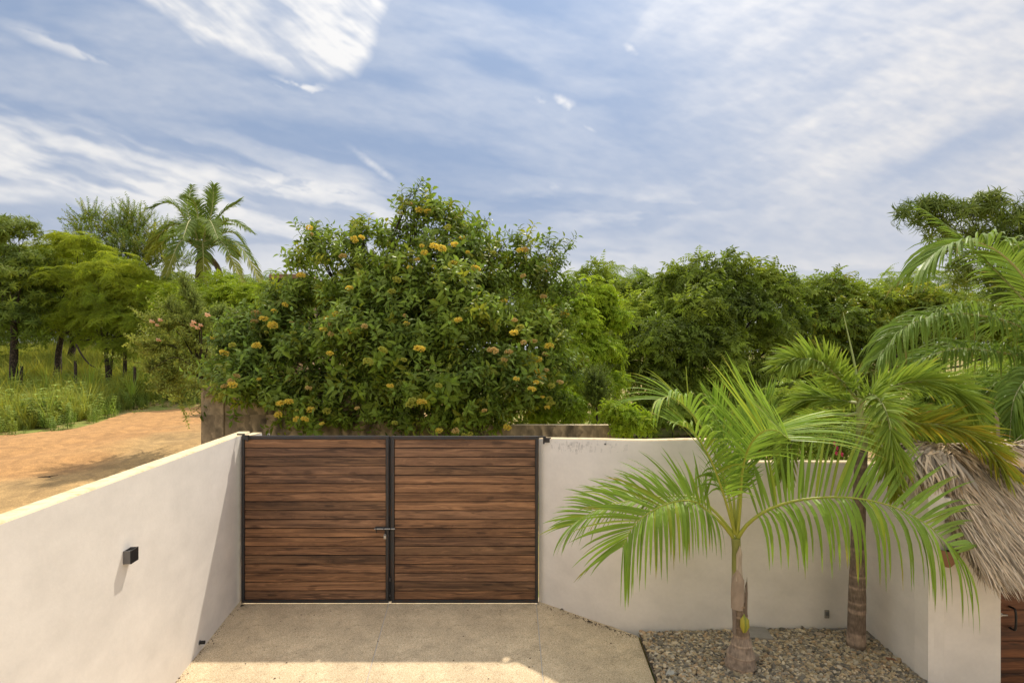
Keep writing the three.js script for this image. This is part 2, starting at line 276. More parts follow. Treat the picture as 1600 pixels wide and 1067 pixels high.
// ------------------------------------------------------------------ white boundary walls
// a wall run: plan points of the inner face [x, D, top], thickness outwards; chamfered top arrises, coping skin as its own part
function wallRun(mbSide, mbTop, pts, th, sign, y0 = -.3) {
  const n = pts.length, off = pts.map((p, i) => {
    const d = (a, b) => { const l = Math.hypot(b[0] - a[0], b[1] - a[1]); return [(b[1] - a[1]) / l * sign, -(b[0] - a[0]) / l * sign]; };
    const a = i ? d(pts[i - 1], p) : d(p, pts[i + 1]), b = i < n - 1 ? d(p, pts[i + 1]) : a, m = [a[0] + b[0], a[1] + b[1]], k = 2 / (m[0] * m[0] + m[1] * m[1]); return [m[0] * k, m[1] * k]; });
  let len = 0; const c = .012;
  const at = (i, o, y) => V(pts[i][0] + off[i][0] * o, y, -(pts[i][1] + off[i][1] * o));
  const rows = [], tops = [];
  for (let i = 0; i < n; i++) { if (i) len += Math.hypot(pts[i][0] - pts[i - 1][0], pts[i][1] - pts[i - 1][1]); const y = pts[i][2], u = len / 2.2;
    rows.push([mbSide.v(at(i, 0, y0), u, y0 / 2.2), mbSide.v(at(i, 0, y - c), u, (y - c) / 2.2), mbSide.v(at(i, th, y - c), u, y / 2.2), mbSide.v(at(i, th, y0), u, y0 / 2.2)]);
    tops.push([mbTop.v(at(i, 0, y - c), len, 0), mbTop.v(at(i, c, y), len, .02), mbTop.v(at(i, th - c, y), len, .3), mbTop.v(at(i, th, y - c), len, .32)]); }
  for (let i = 0; i < n - 1; i++) { const a = rows[i], b = rows[i + 1]; mbSide.q(a[0], b[0], b[1], a[1]); mbSide.q(a[2], b[2], b[3], a[3]); const s = tops[i], t = tops[i + 1]; for (let k = 0; k < 3; k++) mbTop.q(s[k], t[k], t[k + 1], s[k + 1]); }
  for (const i of [0, n - 1]) { const a = at(i, 0, y0), b = at(i, 0, pts[i][2] - c), e = at(i, th, pts[i][2] - c), f = at(i, th, y0); mbSide.poly([a, b, e, f], [[0, 0], [0, 1], [.1, 1], [.1, 0]]); mbTop.poly([b, at(i, c, pts[i][2]), at(i, th - c, pts[i][2]), e], [[0, 0], [0, .1], [.1, .1], [.1, 0]]); }
}
{
  const w = thing('boundary_wall', 'long white plastered wall with a sunlit cream top, left of the gate', 'wall');
  const s = new MB(), t = new MB();
  wallRun(s, t, [[wallX(-1.5), -1.5, 2.365], [wallX(3.5), 3.5, 2.37], [wallX(8.62), 8.62, 2.385]], .17, -1);
  add(w, 'wall_body', s.geo(false, false), M.plaster); add(w, 'coping', t.geo(false, false), M.coping);
  const s2 = new MB(), t2 = new MB();                     // short return behind the hinge post
  wallRun(s2, t2, [[wallX(8.2), 8.2, 2.372], [wallX(8.2) + .13, 8.2, 2.372]], .40, -1);
  add(w, 'hinge_return', s2.geo(false, false), M.plaster); add(w, 'coping', t2.geo(false, false), M.coping);
}
const X2 = 1.572, D2 = 7.093, XS = 2.936, X3 = 4.386;
const wallR = thing('boundary_wall', 'white plastered wall behind the two palms, stepping down to the right of the gate', 'wall');
{
  const s = new MB(), t = new MB();
  const bend = []; for (let k = 0; k <= 8; k++) { const u = k / 8, A = [1.13, 7.49], B = [X2, D2], C = [2.15, D2]; bend.push([mix(mix(A[0], B[0], u), mix(B[0], C[0], u), u), mix(mix(A[1], B[1], u), mix(B[1], C[1], u), u), 2.41 + .043 * u]); }
  wallRun(s, t, [[.385, 8.157, 2.339], ...bend, [XS, D2, 2.456]], .16, -1);
  const s1 = new MB(), t1 = new MB();
  wallRun(s1, t1, [[XS + .001, D2 + .003, 2.17], [X3, D2 + .003, 2.17]], .15, -1);
  const s3 = new MB(), t3 = new MB();
  wallRun(s3, t3, [[X3, D2 + .15, 2.168], [4.292, 5.864, 2.168]], .16, -1);
  add(wallR, 'wall_body', toCreasedNormals(s.geo(false, false), .5), M.plaster); add(wallR, 'coping', toCreasedNormals(t.geo(false, false), .5), M.coping);
  add(wallR, 'low_wall', s1.geo(false, false), M.plaster); add(wallR, 'coping', t1.geo(false, false), M.coping);
  add(wallR, 'side_wall', s3.geo(false, false), M.plaster); add(wallR, 'coping', t3.geo(false, false), M.coping);
  // grey scuffs and a bolt hole under the coping of the tall part
  const r = rng(5), sm = new MB(), a = V(.385, 0, -8.157), b = V(X2, 0, -D2), dir = b.clone().sub(a).normalize(), nn = V(-dir.z, 0, dir.x).multiplyScalar(-1);
  const scuff = std({ color: col(.30, .30, .29), roughness: 1, transparent: true, opacity: .13 });
  if (nn.z < 0) nn.multiplyScalar(-1);
  for (let k = 0; k < 90; k++) { const u = .1 + .8 * Math.pow(r(), .8) * (.6 + .4 * Math.round(r())), l = .006 + Math.pow(r(), 2) * .05, wd = .003 + Math.pow(r(), 2) * .03, y = 2.33 - .035 - r() * .13 + u * .1, c = a.clone().lerp(b, u).addScaledVector(nn, .002 + k * .00004); c.y = y;
    const tl = (r() - .5) * .5, e = dir.clone().multiplyScalar(wd), f = V(0, l, 0).addScaledVector(dir, tl * l); sm.poly([c.clone().sub(e).sub(f), c.clone().add(e).addScaledVector(f, -.6), c.clone().addScaledVector(e, .6).add(f), c.clone().addScaledVector(e, -.8).addScaledVector(f, .7)]); }
  add(wallR, 'scuff_mark', sm.geo(false, false), scuff);
  const hole = new THREE.CylinderGeometry(.011, .011, .006, 12); hole.rotateX(Math.PI / 2); const hp = a.clone().lerp(b, .70); hp.y = 2.352; const hm = add(wallR, 'bolt_hole', hole, M.black, hp.addScaledVector(nn, .001)); hm.rotation.y = Math.atan2(nn.x, nn.z);
}

// ------------------------------------------------------------------ the villa at the viewer's back, whose sunlit front lights the court
{
  const v = thing('villa', 'cream plastered villa front facing the gate across the court', 'house', V(0, 0, 2.4));
  const wallG = []; for (const [x, y, w, h] of [[-6.5, 3.5, 7, 7], [6.5, 3.5, 7, 7], [0, 6.2, 6, 1.6], [0, .8, 6, 1.6]]) { const g = new THREE.BoxGeometry(w, h, .3); g.translate(x, y, .15); wallG.push(g); }
  add(v, 'wall', mergeGeometries(wallG), M.plaster); add(v, 'terrace', new RoundedBoxGeometry(8, .16, 2.6, 2, .01), M.plaster, V(0, 1.68, -1.31));
  for (const x of [-1.5, 1.5]) { const w = new THREE.Group(); w.name = 'terrace_door'; w.position.set(x, 3.5, .12); v.add(w); for (const s of [-1, 1]) { add(w, 'frame_bar', new RoundedBoxGeometry(.08, 3.78, .08, 1, .01), M.darkWood, V(s * 1.45, 0, 0)); add(w, 'frame_bar', new RoundedBoxGeometry(2.82, .08, .08, 1, .01), M.darkWood, V(0, s * 1.85, 0)); } add(w, 'pane', new THREE.BoxGeometry(2.82, 3.62, .012), new THREE.MeshPhysicalMaterial({ color: col(.9, .93, .92), transmission: 1, roughness: .03, thickness: 0 })); }
  const inn = new THREE.BoxGeometry(6, 3.9, .1); add(v, 'curtain', inn, std({ color: col(.6, .57, .5), roughness: 1 }), V(0, 3.5, .9));
}

// ------------------------------------------------------------------ wooden double gate
{
  const Dg = 8.06, y0 = .022;
  const gate = thing('double_gate', 'closed double gate of dark reddish wooden boards in black iron frames', 'gate', V(0, 0, -Dg));
  const X = px => (px - CX) / F * Dg, r = rng(9);
  const iron = (leaf, name, w, h, d, x, y, z = 0) => add(leaf, name, new RoundedBoxGeometry(w, h, d, 1, .003), M.iron, V(x, y, z));
  for (let k = 0; k < 2; k++) {
    const xl = X([377.5, 611.5][k]), xr = X([607.5, 841][k]), top = 2.385 - (k ? .004 : 0), w = xr - xl;
    const leaf = new THREE.Group(); leaf.name = 'gate_leaf'; gate.add(leaf); leaf.position.set(xl, 0, 0);
    const fw = .042;
    iron(leaf, 'frame_bar', fw, top - y0, .045, fw / 2, (top + y0) / 2); iron(leaf, 'frame_bar', fw, top - y0, .045, w - fw / 2, (top + y0) / 2);
    iron(leaf, 'frame_bar', w - 2 * fw, fw * 1.1, .044, w / 2, top - fw * .55); iron(leaf, 'frame_bar', w - 2 * fw, fw, .044, w / 2, y0 + fw / 2);
    add(leaf, 'back_plate', new THREE.BoxGeometry(w - 2 * fw, top - y0 - 2 * fw, .004), M.black, V(w / 2, (top + y0) / 2, -.018));
    const n = 18, hh = (top - y0 - 2.1 * fw) / n;
    for (let b = 0; b < n; b++) {
      const bw = w - 2 * fw - .004, bh = hh - .010, g = new RoundedBoxGeometry(bw, bh, .022, 2, .006), uv = g.attributes.uv, pos = g.attributes.position, band = Math.floor(r() * 16), fl = r() < .5 ? -1 : 1, off = r();
      for (let i = 0; i < uv.count; i++) uv.setXY(i, off + fl * pos.getX(i) / 4.4, (band + .5 + pos.getY(i) / bh * .92) / 16);
      const m = add(leaf, 'board', g, M.wood[Math.floor(r() * 4)], V(w / 2, y0 + fw + hh * (b + .5), -.004 + (r() - .5) * .004)); m.rotation.x = -.035 + (r() - .5) * .02; m.rotation.z = (r() - .5) * .0012;
    }
  }
  add(gate, 'stop_bar', new RoundedBoxGeometry(.05, 2.34, .012, 1, .003), M.iron, V(X(609.5), 1.2, -.032));
  // slide bolt, padlock and drop bolt
  const bolt = new THREE.Group(); bolt.name = 'slide_bolt'; gate.add(bolt); const by = EYE - (825 - HY) / F * Dg;
  bolt.position.set(X(602), by, .035);
  const rod = new THREE.CylinderGeometry(.009, .009, .29, 12); rod.rotateZ(Math.PI / 2); add(bolt, 'rod', rod, M.steel, V(0, 0, .012));
  add(bolt, 'plate', new RoundedBoxGeometry(.15, .05, .008, 1, .002), M.black, V(-.06, .004, 0));
  for (const x of [-.12, -.01, .085]) { const g = new THREE.TorusGeometry(.014, .005, 6, 14); g.rotateY(Math.PI / 2); add(bolt, 'bracket', g, M.black, V(x, 0, .012)); }
  const hd = new THREE.CylinderGeometry(.006, .006, .05, 8); add(bolt, 'knob', hd, M.black, V(-.115, -.03, .016));
  const pad = new THREE.Group(); pad.name = 'padlock'; gate.add(pad); pad.position.set(X(602.5), by - .115, .05);
  add(pad, 'lock_body', new RoundedBoxGeometry(.038, .05, .02, 2, .006), M.steel); const sh = new THREE.TorusGeometry(.014, .004, 6, 14, Math.PI); add(pad, 'shackle', sh, M.steel, V(0, .025, 0)); add(pad, 'hasp', new RoundedBoxGeometry(.016, .075, .006, 1, .002), M.black, V(0, .062, -.008));
  const db = new THREE.Group(); db.name = 'drop_bolt'; gate.add(db); db.position.set(X(610), .22, .035);
  add(db, 'rod', new THREE.CylinderGeometry(.008, .008, .36, 10), M.black); add(db, 'bracket', new RoundedBoxGeometry(.03, .05, .02, 1, .004), M.iron, V(0, .14, 0)); add(db, 'bracket', new RoundedBoxGeometry(.03, .03, .02, 1, .004), M.iron, V(0, -.08, 0));
  for (const [px, py, w] of [[385, 682, .1], [855, 686, .11]]) { const h = new THREE.Group(); h.name = 'hinge'; gate.add(h); h.position.set(X(px), EYE - (py - HY) / F * Dg, .03); add(h, 'hinge_plate', new RoundedBoxGeometry(w, .07, .012, 1, .003), M.iron, V(0, -.01, 0)); add(h, 'hinge_pin', new THREE.CylinderGeometry(.013, .013, .085, 10), M.iron, V(px < 600 ? .03 : -.05, -.02, .014)); add(h, 'hinge_arm', new RoundedBoxGeometry(w * 1.1, .022, .018, 1, .003), M.iron, V(px < 600 ? -.07 : -.08, .034, 0)); }
  const wire = new THREE.TorusGeometry(.016, .0035, 6, 16); add(gate, 'wire_loop', wire, M.steel, V(X(419), 2.395, 0));
}

// ------------------------------------------------------------------ fittings on the walls
{
  const wd = V(-.152, 0, -1).normalize(), wn = V(1, 0, -.152).normalize(), rotY = Math.atan2(wn.x, wn.z);
  const onWall = (px, py) => { const q = (px - CX) / F, D = (-3.90 + .152 * 8.113) / (q + .152); return P(px, py, D); };
  const lamp = thing('wall_lamp', 'small black box wall lamp on the white left wall', 'lamp', onWall(197, 868)); lamp.rotation.y = rotY;
  lamp.scale.setScalar(.76); const w = .17, h = .155, d = .085, t = .012;
  add(lamp, 'back_plate', new RoundedBoxGeometry(w - .01, h - .01, .01, 1, .002), M.black, V(0, 0, .005));
  add(lamp, 'front_plate', new RoundedBoxGeometry(w, h, t, 1, .002), M.black, V(0, 0, d)); 
  for (const s of [-1, 1]) add(lamp, 'side_plate', new RoundedBoxGeometry(t, h - .002, d - .008, 1, .002), M.grey, V(s * (w / 2 - t / 2), 0, d / 2 - .002));
  add(lamp, 'divider', new RoundedBoxGeometry(w - .026, .012, d - .03, 1, .002), M.black, V(0, .01, d / 2)); add(lamp, 'bulb_holder', new THREE.CylinderGeometry(.025, .025, .06, 16), M.black, V(0, .03, d / 2));
  const pipe = thing('pipe_stub', 'short dark pipe stub poking from the foot of the left wall', 'pipe', onWall(311, 1004)); pipe.rotation.y = rotY;
  const pg = new THREE.LatheGeometry([[.0, .05], [.014, .05], [.017, .06], [.021, .06], [.021, 0]].map(a => new THREE.Vector2(...a)), 16); pg.rotateX(Math.PI / 2); add(pipe, 'pipe_end', pg, M.black);
  const fl = new THREE.CylinderGeometry(.028, .028, .006, 16); fl.rotateX(Math.PI / 2); add(pipe, 'flange', fl, M.grey, V(0, 0, .003));
  const out = thing('electric_outlet', 'small grey outlet box low on the white wall left of the taller palm trunk', 'outlet', P(1292, 959, D2)); out.position.z += .001;
  add(out, 'cover_plate', new RoundedBoxGeometry(.056, .1, .016, 2, .005), M.slabLight, V(0, 0, .008)); add(out, 'socket_flap', new RoundedBoxGeometry(.04, .05, .012, 2, .004), M.grey, V(0, .008, .018)); add(out, 'screw', new THREE.CylinderGeometry(.004, .004, .004, 8).rotateX(Math.PI / 2), M.steel, V(0, -.036, .018));
}

// ------------------------------------------------------------------ gravel bed and what lies in it
{
  const bed = new MB(); const bp = [[1.59, 7.15], [4.43, 7.15], [4.24, 5.3], [4.1, 3.6], [1.40, 3.6]];
  bed.poly(bp.map(([x, d]) => V(x, .012, -d)), bp.map(([x, d]) => [x, d])); const gmap = dtex(256, 256, (i, j) => { const v = .28 + fbm(i / 6, j / 6, 4, 0, 0) * .3; return [v, v * .9, v * .76]; });
  structure('gravel_bed', bed.geo(false, false), std({ map: gmap, roughness: 1, bumpMap: aggBump, bumpScale: .01 }));
  const r = rng(21), base = new THREE.IcosahedronGeometry(1, 2), pos = base.attributes.position;
  for (let i = 0; i < pos.count; i++) { const p = V(pos.getX(i), pos.getY(i), pos.getZ(i)).normalize(), k = .78 + .44 * vn3(p.x * 1.4 + 5, p.y * 1.4 + 5, p.z * 1.4 + 5); p.multiplyScalar(k); p.y = Math.sign(p.y) * Math.pow(Math.abs(p.y), .85); pos.setXYZ(i, p.x, p.y, p.z); }
  base.computeVertexNormals();
  const N = 27000, st = new THREE.InstancedMesh(base, std({ color: col(1, 1, 1), roughness: .75, map: plasterMap }), N); st.name = 'gravel';
  st.userData = { kind: 'stuff', label: 'brown and grey river pebbles covering the bed under the two palms', category: 'gravel' };
  const m = new THREE.Matrix4(), q = new THREE.Quaternion(), pal = [[.52, .39, .23], [.40, .32, .20], [.27, .23, .17], [.64, .52, .35], [.17, .15, .12], [.48, .33, .19], [.56, .48, .36], [.30, .26, .20]];
  for (let i = 0; i < N; i++) {
    let x, d; for (;;) { d = 4.0 + Math.pow(r(), .8) * 3.07; x = 1.3 + r() * 3.1; const xl = 1.572 - (7.093 - d) * .0494 + .02, xr = X3 - (7.076 - d) * .077 - .02; if (x > xl + .012 && x < xr) break; }
    const s = .0078 + Math.pow(r(), 2.6) * .017, mound = .035 + .045 * fbm(x * 1.1, d * 1.1, 3) + .05 * ss(1.5, 3.2, x);
    q.setFromEuler(new THREE.Euler((r() - .5) * 1.1, r() * 6.3, (r() - .5) * 1.1)); m.compose(V(x, mound - .02 + r() * .024, -d), q, V(s * (1.1 + r() * .7), s * (.55 + r() * .35), s * (.8 + r() * .4))); st.setMatrixAt(i, m);
    const c = pal[Math.floor(r() * pal.length)], k = .8 + r() * .5; st.setColorAt(i, col(c[0] * k, c[1] * k, c[2] * k));
  }
  st.castShadow = st.receiveShadow = true; scene.add(st);
  const gy = (x) => .035 + .0225 + .05 * ss(1.5, 3.2, x);
  const stone = (px, py, D, sx, sy, sz, c, label, seed) => { const g = new THREE.IcosahedronGeometry(1, 4), a = g.attributes.position; for (let i = 0; i < a.count; i++) { const p = V(a.getX(i), a.getY(i), a.getZ(i)).normalize(); p.multiplyScalar(.72 + .5 * vn3(p.x * 1.7 + seed, p.y * 1.7 + 9, p.z * 1.7) + .08 * vn3(p.x * 6 + seed, p.y * 6, p.z * 6)); a.setXYZ(i, p.x * sx, p.y * sy, p.z * sz); } g.computeVertexNormals(); const o = add(scene, 'stone', g, std({ color: col(...c), map: plasterMap, roughness: .9, bumpMap: plasterBump, bumpScale: .004 })); o.position.copy(P(px, py, D)); o.position.y += .035; o.rotation.y = seed; o.userData = { label, category: 'stone' }; };
  stone(1047, 1060, 6.13, .085, .05, .065, [.52, .50, .45], 'pale pitted stone in the gravel near the driveway corner', 1);
  stone(1391, 1037, 6.35, .07, .035, .05, [.28, .13, .07], 'red brown stone in the gravel beside the side wall', 2);
  stone(1373, 1026, 6.5, .06, .035, .045, [.45, .36, .25], 'tan stone right of the taller palm trunk', 3);
  stone(1303, 1002, 6.93, .075, .02, .04, [.50, .50, .48], 'flat pale grey stone against the wall left of the taller palm', 4);
  stone(1281, 997, 6.9, .06, .03, .045, [.46, .36, .26], 'rounded buff stone below the grey outlet box', 6);
  const br = thing('paving_block', 'worn beige paving block leaning beside the swollen palm base', 'block', P(1178, 1031, 6.3)); add(br, 'block', new RoundedBoxGeometry(.11, .13, .08, 3, .02), M.brick); br.rotation.set(.1, .4, .15);
  const cov = thing('inspection_cover', 'square grey concrete inspection cover at the foot of the white wall', 'cover', P(1184, 996, 6.93));
  add(cov, 'lid', new RoundedBoxGeometry(.27, .03, .30, 2, .006), M.slabLight, V(0, .062, .02)); add(cov, 'collar', new RoundedBoxGeometry(.30, .07, .33, 2, .006), M.slab, V(0, .015, .02)); cov.rotation.y = -.12;
  const ed = new MB(); tube(ed, curvePts([V(3.7, .07, -7.07), V(4.1, .1, -7.05), V(4.33, .1, -7.03), V(4.30, .09, -6.6), V(4.26, .06, -6.1), V(4.22, .06, -5.5)], 30), [...Array(31)].map(() => .022), 8); const em = add(scene, 'drain_hose', ed.geo(true, false), M.slab); em.userData = { label: 'dark drainage hose along the foot of the walls in the corner', category: 'hose' };
  const rl = rng(3); // fallen leaves on the driveway
  for (const [px, py, lab] of [[379, 947, 'black fallen leaf by the left gate hinge'], [880, 953, 'curled dark twig leaf at the foot of the wall right of the gate'], [922, 973, 'crumpled brown leaf against the wall foot midway to the gravel']]) { const D = EYE * F / (py - HY), g = new MB(); const A = V(0, .012, 0); g.poly([V(-.05, .004, 0), V(-.01, .014, -.022), V(.05, .006, -.01), V(.02, .016, .02)]); const o = add(scene, 'fallen_leaf', g.geo(false, false), std({ color: col(.06, .045, .03), roughness: .9, side: THREE.DoubleSide })); o.position.copy(P(px, py, D)); o.position.y = .004; o.rotation.y = rl() * 6; o.userData = { label: lab, category: 'leaf' }; }
}

// ------------------------------------------------------------------ leaves, sprays, trees
function leaf(mb, b, d, n, len, wid, { curl = .25, fold = .25, tint = 1 } = {}) {
  const s = n.clone().cross(d).normalize(), st = [[.3, .92], [.65, .8]], c0 = typeof tint === 'number' ? tint : tint;
  const at = t => b.clone().addScaledVector(d, len * t * (1 - curl * .25 * t)).addScaledVector(n, -curl * len * t * t);
  const root = mb.v(b, .5, 0, c0); let pr = null;
  for (const [t, w] of st) { const m = at(t), k = wid * .5 * w, a = mb.v(m.clone().addScaledVector(s, -k).addScaledVector(n, fold * k), 0, t, c0), e = mb.v(m, .5, t, c0), f = mb.v(m.clone().addScaledVector(s, k).addScaledVector(n, fold * k), 1, t, c0);
    if (!pr) { mb.t(root, e, a); mb.t(root, f, e); } else { mb.q(pr[0], pr[1], e, a); mb.q(pr[1], pr[2], f, e); } pr = [a, e, f]; }
  const tip = mb.v(at(1), .5, 1, c0); mb.t(pr[0], pr[1], tip); mb.t(pr[1], pr[2], tip);
}
const rv = r => V(r() * 2 - 1, r() * 2 - 1, r() * 2 - 1);
const tintOf = (r, w = .25) => { const k = 1 - w + r() * 2 * w, y = (r() - .4) * .35 * w * 2; return [k * (1 + y), k, k * (1 - y)]; };
const spray = {
  broad(seed, n = 13, len = .15, wid = .062, twig = .38) { const r = rng(seed), mb = new MB();
    tube(mb, [V(0, -.1, 0), V(.01, twig * .5, .01), V(0, twig, 0)], [.006, .005, .002], 4, [.6, .45, .5]);
    for (let k = 0; k < n; k++) { const a = k * 2.4 + r(), y = twig * (k / n), d = V(Math.cos(a), .35 + r() * .5 + (k / n) * .5, Math.sin(a)).normalize(), nn = V(-d.x * .6, 1, -d.z * .6).addScaledVector(rv(r), .5); nn.addScaledVector(d, -nn.dot(d)).normalize(); leaf(mb, V(0, y, 0).addScaledVector(d, .02), d, nn, len * (.7 + r() * .6), wid * (.75 + r() * .5), { curl: .3 + r() * .5, fold: .3, tint: tintOf(r) }); }
    return mb.geo(); },
  pinnate(seed, leaves = 8, L = .34, pairs = 7, ll = .085, lw = .026, arch = .9) { const r = rng(seed), mb = new MB();
    for (let k = 0; k < leaves; k++) { const a = k / leaves * 6.283 + r() * .6, e = .25 + r() * .8; const out = V(Math.cos(a), 0, Math.sin(a)), side = V(-out.z, 0, out.x), LL = L * (.75 + r() * .5), tn = tintOf(r, .18);
      const at = t => out.clone().multiplyScalar(LL * t * Math.cos(e * .8)).add(V(0, LL * (Math.sin(e) * t - arch * .55 * t * t), 0));
      for (let p = 1; p <= pairs; p++) { const t = .12 + .86 * p / pairs, b = at(t), T = at(t + .03).sub(b).normalize(), N = side.clone().cross(T); if (N.y < 0) N.negate();
        for (const s of [-1, 1]) { const d = T.clone().multiplyScalar(.75).addScaledVector(side, s).addScaledVector(UP, -.25 - r() * .2).normalize(), nn = N.clone().addScaledVector(d, -N.dot(d)).normalize(); leafLite(mb, b, d, nn, ll * (.75 + r() * .45) * (1 - .25 * t), lw, tn); } }
      const b = at(1), T = at(1.03).sub(b).normalize(); leafLite(mb, b, T, UP.clone().addScaledVector(T, -T.y).normalize(), ll, lw, tn); }
    return mb.geo(); },
  feather(seed, leaves = 7, L = .5, pairs = 9, ll = .15, lw = .03) { const r = rng(seed), mb = new MB();
    for (let k = 0; k < leaves; k++) { const a = k / leaves * 6.283 + r() * .7, e = .1 + r() * .45, out = V(Math.cos(a), 0, Math.sin(a)), side = V(-out.z, 0, out.x), LL = L * (.7 + r() * .6), tn = tintOf(r, .18);
      for (let p = 1; p <= pairs; p++) { const t = p / pairs, b = out.clone().multiplyScalar(LL * t).add(V(0, LL * (e * t - .5 * t * t), 0)); for (const s of [-1, 1]) { const d = out.clone().multiplyScalar(.5).addScaledVector(side, s).addScaledVector(UP, -.1 - r() * .25).normalize(), nn = UP.clone().addScaledVector(rv(r), .3); nn.addScaledVector(d, -nn.dot(d)).normalize(); leafLite(mb, b, d, nn, ll * (.7 + r() * .5) * Math.sin(.5 + t * 2.3), lw, tn); } } }
    return mb.geo(); },
  long(seed, n = 12, len = .24, wid = .05, droop = .8) { const r = rng(seed), mb = new MB();
    for (let k = 0; k < n; k++) { const a = k * 2.4 + r() * .5, e = -.2 + r() * 1.1, d = V(Math.cos(a) * Math.cos(e), Math.sin(e), Math.sin(a) * Math.cos(e)), nn = UP.clone().addScaledVector(rv(r), .35); nn.addScaledVector(d, -nn.dot(d)).normalize(); leaf(mb, V(0, r() * .12, 0), d, nn, len * (.7 + r() * .6), wid * (.8 + r() * .4), { curl: droop * (.5 + r() * .7), fold: .3, tint: tintOf(r, .2) }); }
    return mb.geo(); },
  small(seed, n = 26, len = .06, wid = .036, twig = .6) { const r = rng(seed), mb = new MB();
    tube(mb, [V(0, -.1, 0), V(.03, twig * .5, .02), V(.1, twig, .02)], [.006, .005, .002], 4, [.7, .6, .6]);
    for (let k = 0; k < n; k++) { const a = k * 2.4 + r(), y = twig * k / n, d = V(Math.cos(a), .3 + r() * .6, Math.sin(a)).normalize(), nn = UP.clone().addScaledVector(rv(r), .6); nn.addScaledVector(d, -nn.dot(d)).normalize(); leaf(mb, V(.1 * (y / twig) ** 2, y, 0), d, nn, len * (.7 + r() * .7), wid, { tint: tintOf(r) }); }
    return mb.geo(); },
  blades(seed, n = 16, len = .9, wid = .025, spread = .5) { const r = rng(seed), mb = new MB();
    for (let k = 0; k < n; k++) { const a = r() * 6.283, out = V(Math.cos(a), 0, Math.sin(a)), L = len * (.5 + r() * .7), sp = spread * (.2 + r()), b = out.clone().multiplyScalar(r() * .08), s = V(-out.z, 0, out.x), tn = tintOf(r, .2); let pa = null;
      for (let q = 0; q <= 4; q++) { const t = q / 4, p = b.clone().add(V(0, L * (t - .35 * sp * t * t), 0)).addScaledVector(out, L * sp * t * t), w = wid * .5 * (1 - t * t) + .0008, i0 = mb.v(p.clone().addScaledVector(s, -w), 0, t, tn), i1 = mb.v(p.clone().addScaledVector(s, w), 1, t, tn); if (pa) mb.q(pa[0], pa[1], i1, i0); pa = [i0, i1]; } }
    return mb.geo(); },
};
function leafLite(mb, b, d, n, len, wid, tn) {
  const s = n.clone().cross(d).normalize(), m = b.clone().addScaledVector(d, len * .45), k = wid * .5;
  const a = mb.v(b, .5, 0, tn), l = mb.v(m.clone().addScaledVector(s, -k).addScaledVector(n, k * .35), 0, .5, tn), r = mb.v(m.clone().addScaledVector(s, k).addScaledVector(n, k * .35), 1, .5, tn), t = mb.v(b.clone().addScaledVector(d, len).addScaledVector(n, -len * .18), .5, 1, tn);
  mb.t(a, t, l); mb.t(a, r, t);
}
// crown: blobs [x px, y px, r px, depth offset m]; sprays crowd the outer shell, in uneven clumps
const DENS = 3.0;
function crown(parent, blobs, D, geo, mat, { density = 60, scale = 1, seed = 1, gap = .42, freq = 1.3, up = .5, wob = .55, tint = .25, yellow = 0, inner = .55, name = 'crown', flat = 1, clumped = .78 } = {}) {
  const r = rng(seed), mats = [], cols = [], q = new THREE.Quaternion();
  for (const [bx, by, br, dz = 0] of blobs) {
    const d = D + dz, c = P(bx, by, d), R = br / F * d, n = Math.round(DENS * density * R * R / (scale * scale));
    const subs = []; for (let s = Math.round(7 + R * 3); s--;) { const dd = rv(r).normalize(); if (dd.y < -.35) dd.y *= -.5; const rs = R * (.22 + r() * .2); subs.push([c.clone().addScaledVector(dd.normalize(), R * (.45 + .5 * r())), rs]); }
    for (let k = 0; k < n; k++) {
      let dir = rv(r); while (dir.lengthSq() > 1 || dir.lengthSq() < .01) dir = rv(r); dir.normalize();
      let p;
      if (r() < clumped) { const [sc, rs] = subs[Math.floor(r() * subs.length)]; if (dir.y < -.15 && r() < .75) dir.y *= -1; p = sc.clone().add(V(dir.x * rs * (.55 + .5 * r()) * 1.15, dir.y * rs * (.5 + .5 * r()) * .75, dir.z * rs * (.55 + .5 * r()) * 1.15)); dir.addScaledVector(p.clone().sub(c).normalize(), .5).normalize(); }
      else { p = c.clone().addScaledVector(dir, R * (inner + (1.08 - inner) * Math.sqrt(r()))); if (vn3(p.x * freq + seed * 3.1, p.y * freq * 1.3 + 50, p.z * freq + 80) < gap * (.55 + .75 * r())) continue; }
      p.y = c.y + (p.y - c.y) * flat;
      const g = dir.clone().addScaledVector(UP, up).addScaledVector(rv(r), wob).normalize();
      q.setFromUnitVectors(UP, g); const spin = new THREE.Quaternion().setFromAxisAngle(UP, r() * 6.283), s = scale * (.7 + r() * .6);
      mats.push(new THREE.Matrix4().compose(p, q.clone().multiply(spin), V(s, s, s)));
      const cl = vn3(p.x * .7 + 11, p.y * .7 + 3, p.z * .7), kk = 1 - tint * .5 + (cl - .5) * tint * 1.3 + (r() - .5) * tint, yy = (r() < yellow ? .5 : 0) + (cl - .5) * .3;
      cols.push([kk * (1 + yy * .8), kk * (1 + yy * .2), kk * (1 - yy * .4)]);
    }
  }
  const im = new THREE.InstancedMesh(geo, mat, mats.length); im.name = name; mats.forEach((m, i) => { im.setMatrixAt(i, m); im.setColorAt(i, col(...cols[i])); });
  im.userData.kind = 'stuff'; im.castShadow = im.receiveShadow = true; parent.add(im); return im;
}
